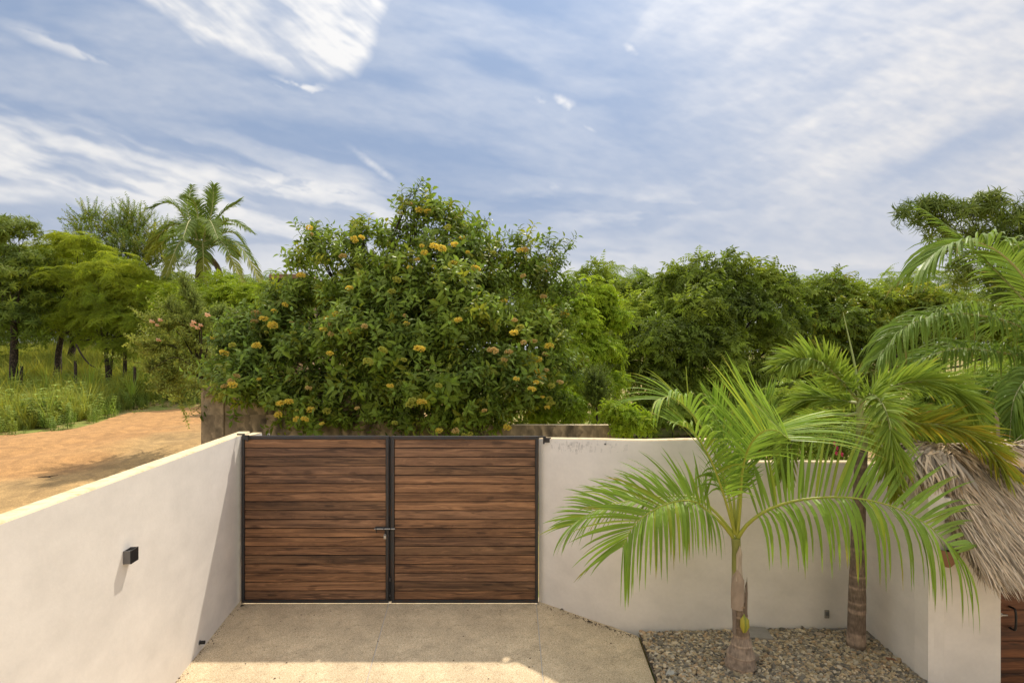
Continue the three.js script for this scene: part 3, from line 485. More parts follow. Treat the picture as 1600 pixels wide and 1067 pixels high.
// trunk and limbs: base point, fork point, limbs to blob centres
function trunk(parent, base, fork, r0, r1, blobs, D, { seed = 1, mat = M.bark, sides = 9, every = 1 } = {}) {
  const r = rng(seed), mb = new MB(), pts = curvePts([base.clone().add(V(0, -.3, 0)), base.clone().lerp(fork, .35).addScaledVector(rv(r), r0 * .8), base.clone().lerp(fork, .7).addScaledVector(rv(r), r0 * 1.2), fork], 12);
  tube(mb, pts, t => mix(r0, r1, Math.min(1, t * 1.05)) * (t < .12 ? 1.25 - t * 2 : 1), sides, 1, 1, 1.2);
  blobs.forEach(([bx, by, br, dz = 0], i) => { if (i % every) return; const e = P(bx, by, D + dz), m = fork.clone().lerp(e, .5).addScaledVector(rv(r), .12 * fork.distanceTo(e)), R = br / F * D; m.y -= .08 * fork.distanceTo(e);
    const lp = curvePts([fork, m, e], 7); { const kk = Math.min(1, .2 + R * .9); tube(mb, lp, t => mix(r1 * .5, r1 * .08 + .006, t) * kk, 6); }
    for (let k = 0; k < 4; k++) { const s = lp[3 + (k % 4)], d = rv(r).normalize(); d.y = Math.abs(d.y) * .8; const f = e.clone().addScaledVector(d, R * .9); tube(mb, curvePts([s, s.clone().lerp(f, .5).addScaledVector(rv(r), R * .15), f], 5), t => mix(r1 * .13, .005, t), 5); } });
  return add(parent, 'trunk', mb.geo(true, false), mat);
}
const MAT = {
  flower: leafMat(.255, .37, .036, .46, 1.2), feather: leafMat(.42, .50, .03, .48, .3), neem: leafMat(.30, .40, .034, .46, 1.2), mango: leafMat(.24, .31, .035, .42, .4),
  bright: leafMat(.38, .50, .022, .5, .5), bamboo: leafMat(.21, .27, .036, .4, 1), bougain: leafMat(.40, .47, .08, .46, .3), weed: leafMat(.32, .42, .045, .45, .4), grass: leafMat(.40, .45, .06, .45, .1),
};

// ------------------------------------------------------------------ the trees beyond the walls
const onGround = (px, D) => V((px - CX) / F * D, ground(D), -D);
const G_BROAD = spray.broad(1), G_PIN = spray.pinnate(2, 7, .34, 5, .12, .042), G_FEA = spray.feather(3), G_LONG = spray.long(4), G_NARROW = spray.long(5, 11, .22, .03, .5), G_SMALL = spray.small(6), G_NEEM = spray.pinnate(7, 6, .40, 5, .15, .05, .8);
function tree(name, label, D, basePx, forkPx, r0, r1, blobs, geo, mat, o, group) {
  const t = thing(name, label, 'tree', null, group);
  trunk(t, onGround(basePx, D), P(forkPx[0], forkPx[1], D), r0, r1, blobs, D, { seed: o.seed, every: o.every || 1 });
  crown(t, blobs, D, geo, mat, o); return t;
}
// far wood that closes the view
{
  const w = new THREE.Group(); const bl = []; const r = rng(100);
  for (let x = -250; x < 1900; x += 55) { bl.push([x, 490 + (r() - .5) * 30 + (x < 250 ? 10 : 0), 48 + r() * 20, (r() - .5) * 6]); bl.push([x + 25, 530, 30, -2]); }
  const im = crown(scene, bl, 62, G_FEA, MAT.neem, { density: 12, scale: 2.6, seed: 100, gap: .25, name: 'far_woods', inner: .5 });
  im.userData = { kind: 'stuff', label: 'far mass of green woods closing the view behind the trees', category: 'woods' };
}
tree('mango_tree', 'dark glossy broad tree at the left edge of the picture', 34, 22, [20, 500], .25, .16, [[8, 385, 48], [-40, 430, 70, 1], [45, 415, 36], [15, 455, 55, -1], [28, 365, 28], [60, 450, 35, 1], [-20, 505, 50], [30, 505, 38, -1], [-70, 360, 60, 2]], G_LONG, MAT.mango, { density: 34, scale: 1.25, seed: 11, gap: .4, freq: 1, up: .1 });
tree('upright_tree', 'loose upright tree with yellowing leaves left of the coconut palm', 46, 190, [190, 430], .22, .13, [[150, 352, 26], [125, 362, 16, 1], [180, 375, 38], [215, 355, 26, 1], [222, 385, 42], [250, 420, 40], [190, 420, 50], [140, 400, 35], [262, 375, 16]], G_SMALL, MAT.neem, { density: 60, scale: 1.9, seed: 12, gap: .46, freq: .9, yellow: .25 });
tree('feathery_tree', 'light green feathery tree with a leaning trunk in the field', 36, 80, [96, 520], .24, .15, [[75, 405, 42, 1], [120, 400, 45], [55, 440, 42], [105, 450, 52, -1], [145, 440, 42], [70, 490, 40], [120, 495, 45, -1], [30, 480, 30, 1], [95, 385, 30, 1]], G_FEA, MAT.feather, { density: 17, scale: 1.2, seed: 13, gap: .42, freq: .9, flat: .8, up: .8 });
tree('feathery_tree', 'light green feathery tree with several thin dark stems by the road', 35, 170, [165, 530], .16, .1, [[185, 430, 48], [165, 470, 42, -1], [215, 470, 46], [195, 510, 45, -1], [235, 500, 36], [150, 515, 36], [180, 545, 30, -1], [240, 455, 32, 1]], G_FEA, MAT.feather, { density: 17, scale: 1.15, seed: 14, gap: .42, freq: .9, flat: .8, up: .8 });
{ const t = scene.getObjectByName('feathery_tree_001'), mb = new MB(), D = 35; for (const [a, b, c, r] of [[168, 572, [158, 520], .08], [170, 572, [182, 530], .09], [194, 574, [196, 520], .13], [172, 575, [150, 515], .06]]) tube(mb, curvePts([onGround(a, D), P((a + c[0]) / 2, 548, D), P(c[0], c[1], D)], 6), tt => r * (1 - tt * .5), 7); add(t, 'stem', mb.geo(true, false), M.bark); }
tree('broad_tree', 'wide dark green tree filling in behind the feathery trees in the field', 47, 110, [110, 520], .3, .2, [[-60, 470, 60], [10, 460, 60], [70, 455, 60], [130, 450, 60], [190, 460, 55], [250, 465, 50], [40, 500, 45, -2], [110, 500, 45, -2], [180, 505, 45, -2], [245, 510, 45, -2], [-20, 500, 45, -2], [300, 505, 45]], G_NEEM, MAT.neem, { density: 20, scale: 1.7, seed: 16, gap: .35, freq: .7 });
tree('green_tree', 'bushy mid green tree in front of the coconut trunk', 33, 330, [330, 530], .2, .12, [[290, 470, 34], [330, 470, 36], [372, 470, 36], [405, 480, 32], [270, 500, 34], [315, 510, 42, -1], [365, 510, 40, -1], [410, 515, 36], [255, 470, 30, 1], [345, 445, 28, 1], [300, 545, 40], [440, 475, 34, -3], [450, 505, 40, -3], [470, 470, 26, -3], [425, 455, 16, -3]], G_NEEM, MAT.bright, { density: 18, scale: 1.15, seed: 15, gap: .4, freq: .9 });
// house glimpsed behind the flowering tree
{ const D = 31, h = thing('house', 'low house with a flat brown roof edge glimpsed behind the flowering tree', 'house', V((452 - CX) / F * D, 0, -D)); const Y = y => EYE - (y - HY) / F * D;
  add(h, 'wall', new THREE.BoxGeometry(1.7, Y(438) - 1, 2.6), M.concrete, V(0, (Y(438) + 1) / 2, -1.5)); add(h, 'roof', new RoundedBoxGeometry(2.1, .26, 3.2, 2, .06), M.clay, V(0, Y(433) + .02, -1.4)); add(h, 'beam', new RoundedBoxGeometry(.14, .9, .14, 1, .02), M.bark, V(-.8, Y(438) - .45, .02)); add(h, 'fascia', new RoundedBoxGeometry(2.15, .1, .08, 1, .02), M.bark, V(0, Y(438) - .02, .22)); }
// concrete walls across the lane
{ const D = 14, w = thing('concrete_wall', 'rain stained grey concrete wall under the flowering tree', 'wall'); const X = px => (px - CX) / F * D;
  const s = new MB(), t = new MB(); wallRun(s, t, [[X(349), D, 2.86], [-2.2, D, 2.84]], .22, -1, -.2); add(w, 'wall_body', s.geo(false, false), M.concrete); add(w, 'coping', t.geo(false, false), M.concrete);
  const s2 = new MB(), t2 = new MB(); wallRun(s2, t2, [[X(315), D - .04, 2.90], [X(350), D - .04, 2.90]], .32, -1, -.2); add(w, 'end_pier', s2.geo(false, false), M.concrete); add(w, 'coping', t2.geo(false, false), M.concrete);
  const lw = thing('concrete_wall', 'low weathered grey concrete wall behind the right gate corner', 'wall'); const s3 = new MB(), t3 = new MB(); wallRun(s3, t3, [[-2.19, 13.6, 2.0], [X(962) * 13.6 / 14, 13.6, 1.99]], .2, -1, -.2); add(lw, 'wall_body', s3.geo(false, false), M.concrete); add(lw, 'coping', t3.geo(false, false), M.coping);
}
// the flowering tree
{
  const D = 15.2, t = thing('flowering_tree', 'large sprawling green tree with yellow flower clusters behind the gate', 'tree');
  const bl = [[640, 306, 6, 0], [628, 316, 8, 0], [650, 322, 9, 0], [668, 326, 9, 0], [636, 332, 13, 0], [655, 350, 20, 0], [702, 338, 10, 0], [738, 362, 12, 0], [790, 380, 7, 0], [880, 388, 6, 0], [568, 362, 8, 0], [602, 372, 8, 0], [480, 372, 8, 0], [690, 355, 30, 0], [730, 385, 32, .4], [640, 390, 34, 0], [690, 410, 50, -.4], [745, 430, 48, 0], [560, 372, 12, 0], [585, 385, 22, .4], [540, 395, 24, 0], [485, 360, 8, 0], [500, 385, 14, 0], [520, 420, 38, 0], [470, 425, 24, 0], [590, 440, 44, 0], [820, 390, 16, 0], [812, 415, 24, 0], [858, 400, 13, 0], [850, 425, 22, .4], [810, 455, 44, 0], [860, 470, 30, .4], [640, 470, 60, -.8], [720, 490, 65, -1], [480, 480, 42, 0], [550, 490, 55, -.7], [430, 520, 42, -.3], [390, 525, 34, 0], [370, 560, 36, -.3], [350, 590, 26, -.3], [430, 575, 48, -.9], [500, 560, 60, -1.2], [590, 560, 68, -1.6], [680, 570, 70, -1.8], [770, 540, 60, -1.2], [830, 540, 46, -.7], [860, 520, 34, 0], [850, 590, 38, -1], [800, 610, 50, -1.5], [720, 630, 56, -1.8], [640, 630, 52, -1.7], [560, 625, 46, -1.5], [500, 620, 34, -1.3], [440, 625, 30, -1.2], [395, 610, 28, -1], [350, 625, 16, -1], [690, 665, 26, -1.7], [760, 660, 30, -1.6], [540, 665, 18, -1.4], [840, 635, 30, -1], [470, 650, 14, -1.2], [800, 655, 24, -1.4], [600, 660, 30, -1.5], [640, 668, 22, -1.4], [725, 668, 26, -1.4], [510, 650, 22, -1.3], [450, 470, 30, 0], [455, 500, 36, 0], [600, 480, 50, -.3], [660, 520, 60, -1], [770, 590, 50, -1.4], [372, 612, 26, -1.6], [415, 632, 24, -1.6], [458, 645, 24, -1.6], [352, 596, 22, -1.4], [500, 662, 18, -1.5]];
  trunk(t, onGround(606, 14.9), P(620, 560, D), .22, .16, bl, D, { seed: 31, every: 2 });
  const mb = new MB(), r = rng(32); for (const [a, b, f] of [[560, 540, .1], [690, 720, .1], [640, 660, .08], [740, 780, .09], [520, 490, .07]]) tube(mb, curvePts([onGround(a, 14.4), P((a + b) / 2 + 8, 640, 14.4), P(b, 560, 14.6)], 8), tt => f * (1 - .55 * tt), 7); add(t, 'stem', mb.geo(true, false), M.bark);
  crown(t, bl.filter(p => p[1] <= 470), D, G_BROAD, MAT.flower, { density: 74, scale: 1.15, seed: 33, gap: .5, freq: 1.35, up: .45, wob: .75, inner: .4, tint: .4, yellow: .14 });
  crown(t, bl.filter(p => p[1] > 470), D, G_BROAD, MAT.flower, { density: 106, scale: 1.15, seed: 34, gap: .40, freq: 1.35, up: .3, wob: .75, inner: .4, tint: .4, yellow: .12 });
  // yellow flower heads: each a ball of small funnels
  const fg = [1, 2, 3].map(sd => { const q = rng(40 + sd), m = new MB(); for (let k = 0; k < 54; k++) { const d = rv(q).normalize(); d.y = d.y * .7 + .25; d.normalize(); const u = Math.abs(d.y) < .9 ? UP.clone().cross(d).normalize() : V(1, 0, 0), w = d.clone().cross(u), b = d.clone().multiplyScalar(.055 + q() * .035), c = m.v(b, 0, 0, [1, .85, .7]), kk = .8 + q() * .35, rim = []; for (let s = 0; s < 5; s++) { const a = s / 5 * 6.283; rim.push(m.v(b.clone().addScaledVector(d, .034).addScaledVector(u, Math.cos(a) * .027).addScaledVector(w, Math.sin(a) * .027), 0, 0, kk)); } for (let s = 0; s < 5; s++) m.t(c, rim[s], rim[(s + 1) % 5]); } return m.geo(); });
  const ym = leafMat(.90, .76, .14, .4, .05), om = leafMat(.72, .56, .22, .35, .05), gm = leafMat(.55, .56, .10, .35, .05);
  const heads = [[483, 356, 0], [640, 318, 1], [655, 328, 0], [668, 330, 0], [625, 333, 2], [690, 388, 0], [710, 382, 0], [722, 372, 0], [708, 412, 0], [743, 420, 0], [640, 418, 0], [620, 437, 2], [678, 385, 0], [552, 372, 0], [585, 455, 2], [716, 500, 0], [804, 500, 1], [812, 512, 2], [803, 520, 0], [882, 490, 0], [400, 490, 1], [412, 498, 0], [426, 508, 0], [428, 486, 0], [350, 552, 0], [400, 540, 0], [332, 528, 0], [397, 502, 1], [512, 498, 0], [525, 492, 0], [505, 515, 0], [517, 522, 1], [513, 508, 1], [536, 520, 0], [545, 518, 0], [515, 552, 0], [458, 520, 2], [600, 548, 2], [596, 545, 2], [644, 625, 2], [659, 628, 0], [640, 632, 2], [770, 548, 1], [788, 562, 1], [818, 535, 1], [833, 533, 1], [858, 541, 0], [852, 553, 1], [841, 562, 0], [847, 590, 0], [838, 597, 0], [831, 608, 0], [807, 592, 0], [840, 580, 0], [875, 597, 1], [437, 630, 0], [434, 648, 0], [485, 640, 0], [476, 655, 0], [575, 565, 2], [655, 545, 0], [470, 430, 0], [535, 400, 1], [560, 415, 2], [770, 395, 2]];
  const nMain = heads.length; for (let k = 0; k < 70; k++) { const g = bl[13 + Math.floor(r() * (bl.length - 13))], an = r() * 6.283, q2 = Math.sqrt(r()) * .8; heads.push([g[0] + Math.cos(an) * q2 * g[2], g[1] + Math.sin(an) * q2 * g[2], r() < .3 ? 0 : r() < .5 ? 1 : 2]); }
  heads.forEach(([x, y, c], i) => { let z = 0, best = 1e9; for (const b of bl) { const d2 = ((x - b[0]) ** 2 + (y - b[1]) ** 2) / (b[2] * b[2]); const s = (d2 < 1 ? Math.sqrt(1 - d2) * b[2] / F * D : 0), dd = D + b[3] - s * 1.0; if (d2 < 1.4 && dd < best) best = dd; } if (best > 1e8) best = D; const o = add(t, 'flower_cluster', fg[i % 3], [ym, om, gm][c], P(x, y, best - .42)); const s = (x > 0 && i >= nMain ? .34 : .52) + r() * .42; o.scale.set(s * 1.2, s * (.75 + r() * .3), s * 1.2); o.rotation.z = (r() - .5) * .8; o.rotation.y = r() * 6; });
}
// bougainvillea-like shrub at the end of the concrete wall
{
  const D = 17.5, t = thing('bougainvillea', 'sprawling thin leaved shrub with peach flowers at the end of the concrete wall', 'shrub');
  const bl = [[262, 520, 22], [285, 545, 34], [310, 560, 30], [255, 560, 24], [300, 590, 34], [265, 590, 24], [330, 600, 24, -.5], [240, 535, 12], [315, 520, 18], [275, 620, 16], [320, 625, 18, -.5], [240, 560, 18], [345, 580, 24, -1], [345, 610, 20, -1.5]];
  const mb = new MB(), r = rng(51), base = onGround(318, D), tips = [[285, 442], [300, 470], [240, 505], [225, 545], [232, 580], [275, 500], [310, 505], [250, 610], [345, 490], [262, 480]];
  for (const [x, y] of tips) tube(mb, curvePts([base, P(315, 600, D), P((x + 318) / 2, (y + 560) / 2 - 12, D - r()), P(x, y, D - r() * .8)], 10), tt => .035 * (1 - tt * .85), 6); add(t, 'stem', mb.geo(true, false), M.bark);
  crown(t, bl, D, G_SMALL, MAT.bougain, { density: 90, scale: 1.3, seed: 52, gap: .42, freq: 1.8, up: .2, wob: .8 });
  const sp = []; for (const [x, y] of tips) for (let k = 0; k < 5; k++) sp.push([mix(318, x, .7 + .3 * k / 4), mix(540, y, .7 + .3 * k / 4), 3.2, -.4]); crown(t, sp, D, G_SMALL, MAT.bougain, { density: 900, scale: .55, seed: 53, gap: 0, up: .7, name: 'shoot_leaves' });
  const pf = new MB(), q = rng(54); for (let k = 0; k < 14; k++) { const d = rv(q).normalize(), n = rv(q); n.addScaledVector(d, -n.dot(d)).normalize(); leaf(pf, d.clone().multiplyScalar(.02), d, n, .085, .07, { curl: -.2 }); } const pg = pf.geo(), pm = leafMat(.88, .56, .36, .4, .05);
  for (const [x, y] of [[237, 502], [245, 508], [302, 503], [308, 512], [313, 508], [247, 531], [324, 492], [300, 508], [250, 500]]) add(t, 'flower_cluster', pg, pm, P(x, y, D - .9)).scale.setScalar(.6 + q() * .4);
}
// right hand group
tree('bright_tree', 'bright yellow green feathery tree right of the flowering tree', 19, 905, [905, 600], .12, .08, [[890, 480, 30], [925, 470, 36, 1], [905, 520, 42], [945, 505, 36, 1], [900, 565, 40, -.5], [940, 560, 36], [880, 600, 30, -.8], [915, 615, 36, -1], [960, 600, 26, .5], [870, 540, 26]], G_PIN, MAT.bright, { density: 62, scale: 1.05, seed: 61, gap: .42, freq: 1.5, up: .7 });
tree('neem_tree', 'distant tree with tufted branch tips against the sky, centre right', 31, 960, [960, 520], .2, .13, [[940, 424, 17], [918, 436, 15], [902, 450, 12], [950, 455, 26], [1002, 440, 14], [995, 458, 20], [970, 475, 32], [920, 475, 26], [1030, 470, 28], [890, 475, 18]], G_NEEM, MAT.neem, { density: 22, scale: 1.6, seed: 62, gap: .38, freq: .9 });
tree('neem_tree', 'big rounded tree with drooping feather leaves behind the smaller palm', 23.5, 1040, [1060, 580], .3, .2, [[1090, 440, 26], [1055, 452, 24], [1120, 445, 26], [1150, 432, 18], [1145, 455, 30], [1190, 445, 24], [1205, 470, 26], [1040, 490, 40], [1100, 490, 48, -1], [1160, 500, 46, -.5], [1000, 500, 36], [985, 540, 40, -.5], [1045, 545, 52, -1.5], [1110, 560, 54, -1.2], [1170, 555, 46], [960, 580, 30], [1010, 600, 42, -1], [1070, 615, 44, -1], [1140, 610, 40, -.5], [1195, 600, 36], [1225, 520, 34, .5], [1000, 640, 24], [1225, 450, 18, .5], [1088, 414, 13], [1142, 412, 13], [1118, 424, 10], [1205, 428, 13], [1172, 424, 11], [1058, 434, 10], [1234, 456, 12], [1020, 655, 26], [1080, 660, 30], [1140, 650, 30]], G_NEEM, MAT.neem, { density: 40, scale: 1.5, seed: 63, gap: .5, freq: .85, tint: .5, up: .25 });
tree('neem_tree', 'spreading tree with reddish young leaves behind the taller palm', 26, 1330, [1330, 570], .25, .16, [[1300, 462, 24], [1270, 478, 30], [1330, 478, 30], [1375, 488, 30], [1420, 490, 32], [1250, 515, 36, -.5], [1300, 515, 40, -1], [1355, 525, 42, -.8], [1410, 530, 40], [1460, 500, 44], [1280, 560, 40, -.8], [1340, 575, 40, -.6], [1520, 520, 56], [1235, 560, 30], [1580, 540, 60], [1420, 575, 40], [1300, 438, 12], [1324, 450, 10], [1278, 452, 10], [1350, 462, 8], [1385, 466, 8], [1270, 600, 36], [1340, 620, 36], [1230, 610, 30]], G_NEEM, MAT.neem, { density: 34, scale: 1.5, seed: 64, gap: .48, freq: .85, yellow: .15, tint: .4 });
tree('narrow_leaved_tree', 'dark narrow leaved tree rising at the upper right edge of the picture', 17, 1660, [1660, 470], .22, .08, [[1425, 330, 18], [1450, 335, 24], [1480, 345, 30], [1520, 345, 32], [1560, 340, 34], [1600, 345, 44], [1500, 380, 26, .3], [1545, 390, 40, .4], [1595, 405, 50], [1650, 370, 60], [1470, 372, 18], [1420, 345, 12], [1500, 418, 16, .5], [1530, 440, 30, 1], [1600, 460, 50, 1]], G_NARROW, MAT.bamboo, { density: 105, scale: 1.25, seed: 65, gap: .42, freq: 1.5, up: .15, every: 3 });
// lower shrubs behind the right wall
function shrub(label, D, bl, geo, mat, o, name = 'shrub') { const t = thing(name, label, 'shrub'); const r = rng(o.seed), mb = new MB(); for (const [x, y, , dz = 0] of bl) tube(mb, curvePts([onGround(bl[0][0] + (r() - .5) * 14, D), P((x + bl[0][0]) / 2, y + 25, D + dz), P(x, y, D + dz)], 6), tt => .03 * (1 - .8 * tt), 5); add(t, 'stem', mb.geo(true, false), M.bark); crown(t, bl, D, geo, mat, { ...o, name: 'foliage' }); return t; }
shrub('bright low shrub above the low concrete wall behind the gate corner', 14.6, [[880, 640, 26], [850, 645, 20], [905, 650, 16], [835, 655, 14]], G_PIN, MAT.bright, { density: 90, scale: .8, seed: 71, gap: .36, freq: 2 });
shrub('leafy shrub with hanging sprays at the end of the low concrete wall', 13.2, [[985, 655, 14], [1000, 665, 14], [960, 645, 14], [975, 670, 10]], G_PIN, MAT.bright, { density: 130, scale: .75, seed: 72, gap: .3, freq: 2 });
shrub('dark columnar shrub standing over the low concrete wall', 14.8, [[932, 612, 13], [933, 632, 13], [931, 595, 9]], G_SMALL, MAT.mango, { density: 420, scale: .6, seed: 73, gap: .2, freq: 3, up: .8 }, 'columnar_shrub');
shrub('dark undergrowth shrub below the big rounded tree', 20, [[1050, 660, 36], [1110, 655, 36], [1180, 650, 40], [1010, 668, 26], [960, 655, 30], [1130, 680, 36], [1230, 660, 40]], G_PIN, MAT.neem, { density: 46, scale: .9, seed: 74, gap: .36, freq: 1.5 });
shrub('dense green shrub between the two palms behind the wall', 11.5, [[1200, 690, 40], [1250, 690, 44], [1160, 680, 36], [1300, 690, 40], [1240, 640, 40], [1290, 640, 36]], G_PIN, MAT.neem, { density: 80, scale: .8, seed: 75, gap: .36, freq: 1.6 });
shrub('dense shrub behind the thatched roof', 10.5, [[1440, 690, 46], [1500, 680, 50], [1560, 690, 50], [1620, 680, 60], [1390, 680, 40], [1480, 630, 40], [1550, 620, 50], [1610, 610, 60]], G_PIN, MAT.neem, { density: 80, scale: .8, seed: 76, gap: .36, freq: 1.6 });
{ const t = shrub('small shrub with pink flowers above the low white wall', 8.1, [[1308, 702, 12], [1318, 714, 12], [1296, 714, 10]], G_SMALL, MAT.flower, { density: 400, scale: .7, seed: 77, gap: .3, freq: 3 }, 'pink_shrub'); const pf = new MB(), q = rng(78); for (let k = 0; k < 9; k++) { const d = rv(q).normalize(), n = rv(q); n.addScaledVector(d, -n.dot(d)).normalize(); leaf(pf, V(0, 0, 0), d, n, .035, .03); } const g = pf.geo(), pm = leafMat(.75, .12, .25, .3, .05); for (const [x, y] of [[1305, 693], [1309, 700], [1314, 706], [1308, 708], [1317, 710], [1218, 714], [1216, 712]]) add(t, 'flower_cluster', g, pm, P(x, y, 7.85)); }
// undergrowth on the far side of the lane and at the foot of trees
{
  const r = rng(81), mats = [], cols = [], q = new THREE.Quaternion(), edge = (x) => { for (let k = 1; k < FAR.length; k++) if (x <= FAR[k][0] && x > FAR[k - 1][0]) return mix(FAR[k - 1][1], FAR[k][1], (x - FAR[k - 1][0]) / (FAR[k][0] - FAR[k - 1][0])); return 30; };
  // distance behind the road's far edge, measured along D in its left and right runs
  const side = (px, D) => { const x = (px - CX) / F * D; return x; };
  const edgePx = [[-260, 684], [-60, 689], [0, 688], [80, 683], [130, 672], [200, 650], [250, 642], [310, 640], [420, 636]];
  const eY = px => { for (let k = 1; k < edgePx.length; k++) if (px <= edgePx[k][0]) return mix(edgePx[k - 1][1], edgePx[k][1], (px - edgePx[k - 1][0]) / (edgePx[k][0] - edgePx[k - 1][0])); return 636; };
  const scatter = (n, seed, lo, hi, geo, mat, name, label, cat, sc, tint) => { const r = rng(seed), ms = [], cs = [];
    for (let k = 0; k < n; k++) { const D = 18 + Math.pow(r(), .7) * 44, X = -D * (1.15 - r() * .85), px = CX + F * X / D, py = HY + F * (EYE - ground(D)) / D, up = eY(px) - py; if (up < lo + 16 * (fbm(X * .8 + 40, D * .8, 3) - .4) + 34 * Math.pow(r(), 3) || up > hi || px > 420 || r() < .35 * ss(.4, .6, fbm(X / 2, D / 2, 3))) { continue; }
      const s = sc * (.5 + r() * .7) * (.4 + 1.2 * fbm(X * .7 + 9, D * .7 + 2, 3)) * mix(.55, 1, ss(0, 26, up)) * (r() < .12 ? 1.5 : 1); q.setFromEuler(new THREE.Euler((r() - .5) * .4, r() * 6.3, (r() - .5) * .4)); ms.push(new THREE.Matrix4().compose(V(X, ground(D) - .03, -D), q.clone(), V(s, s, s))); const k2 = .75 + r() * .45 + (fbm(X / 3, D / 3, 2) - .5) * .5, y = (r() - .35) * tint; cs.push([k2 * (1 + y), k2, k2 * (1 - y)]); }
    const im = new THREE.InstancedMesh(geo, mat, ms.length); im.name = name; ms.forEach((m, i) => { im.setMatrixAt(i, m); im.setColorAt(i, col(...cs[i])); }); im.userData = { kind: 'stuff', label, category: cat }; im.castShadow = im.receiveShadow = true; scene.add(im); };
  const weedGeo = (() => { const q = rng(82), mb = new MB(); for (let s = 0; s < 4; s++) { const bx = (q() - .5) * .3, bz = (q() - .5) * .3, h = .5 + q() * .35; tube(mb, [V(bx, 0, bz), V(bx * 1.2, h * .5, bz * 1.2), V(bx * 1.6, h, bz * 1.6)], [.008, .006, .003], 4, [.7, .8, .6]); for (let t = 0; t < 6; t++) { const y = h * (.3 + .7 * t / 5), f = 1 + .6 * y / h, n = 5; for (let k = 0; k < n; k++) { const a = t * .8 + k / n * 6.283, d = V(Math.cos(a), .15 + t * .06, Math.sin(a)).normalize(); leaf(mb, V(bx * f, y, bz * f), d, UP.clone().addScaledVector(d, -d.y).normalize(), .15 * (1.15 - t * .09), .05, { curl: .5, tint: tintOf(q, .2) }); } } } return mb.geo(); })();
  const grassGeo = spray.blades(83, 22, .8, .022, .5), tallGeo = spray.blades(84, 26, 1.7, .045, .55);
  scatter(20000, 85, 3, 70, weedGeo, MAT.weed, 'weeds', 'leafy green weeds along the edge of the dirt road', 'weeds', 1.0, .3);
  scatter(90000, 86, 14, 150, grassGeo, MAT.grass, 'field_grass', 'tall light green grass of the field behind the weeds', 'grass', 1.15, .3);
  const tuft = (px, py, D, s, label) => { const o = thing('grass_clump', label, 'grass', V((px - CX) / F * D, ground(D), -D), 'tall grass clumps'); add(o, 'blade', tallGeo, MAT.weed).userData.kind = 'stuff'; o.scale.setScalar(s * 1.45); o.rotation.y = px; };
  tuft(20, 0, 31.5, 1, 'tall blade grass clump at the left edge of the field'); tuft(72, 0, 31, .9, 'tall blade grass clump left of the leaning trunk'); tuft(138, 0, 31, 1.05, 'tall blade grass clump in front of the thin stemmed tree'); tuft(112, 0, 32, .7, 'low blade grass clump between the two feathery trees'); tuft(206, 0, 31, .8, 'blade grass clump right of the thin stemmed tree');
  const rt = thing('grass_tuft', 'small grass tuft at the foot of the concrete wall pier', 'grass', V((303 - CX) / F * 15, ground(15), -15)); add(rt, 'blade', grassGeo, MAT.weed).userData.kind = 'stuff'; rt.scale.set(1.2, .75, 1.2);
  for (const [px, h, tl, label] of [[31, 2.0, .03, 'weathered wooden fence post at the left edge of the field'], [118, 2.3, -.02, 'weathered wooden fence post right of the leaning trunk'], [210, 2.0, .0, 'thin wooden fence post right of the dark stems']]) { const o = thing('fence_post', label, 'post', onGround(px, 32), 'fence posts in the field'), mb = new MB(); tube(mb, [V(0, -.2, 0), V(tl, h * .5, 0), V(tl * 2, h, 0)], [.09, .08, .07], 8, 1, 1, 2); add(o, 'post', mb.geo(true, false), M.bark); }
  { const mb = new MB(), D = 32; tube(mb, curvePts([P(118, 538, D), P(128, 556, D), P(140, 570, D), P(148, 574, D)], 8), t => .05 * (1 - t * .5), 6); const o = add(scene, 'fallen_branch', mb.geo(true, false), M.bark); o.userData = { label: 'bare fallen branch leaning from the fence post', category: 'branch' }; }
  { const mb = new MB(), D = 12.6; tube(mb, curvePts([V(0, .02, 0), V(.22, .05, .02), V(.42, .03, .14)], 6), t => .018 * (1 - .6 * t), 5); tube(mb, [V(.2, .05, .02), V(.34, .06, -.1)], [.01, .004], 5); const o = add(scene, 'stick', mb.geo(true, false), M.bark); const dd = 14.2; o.position.set((58 - CX) / F * dd, ground(dd) + .1, -dd); o.scale.setScalar(1.2); o.userData = { label: 'dry dark stick lying on the dirt road', category: 'stick' }; }
}

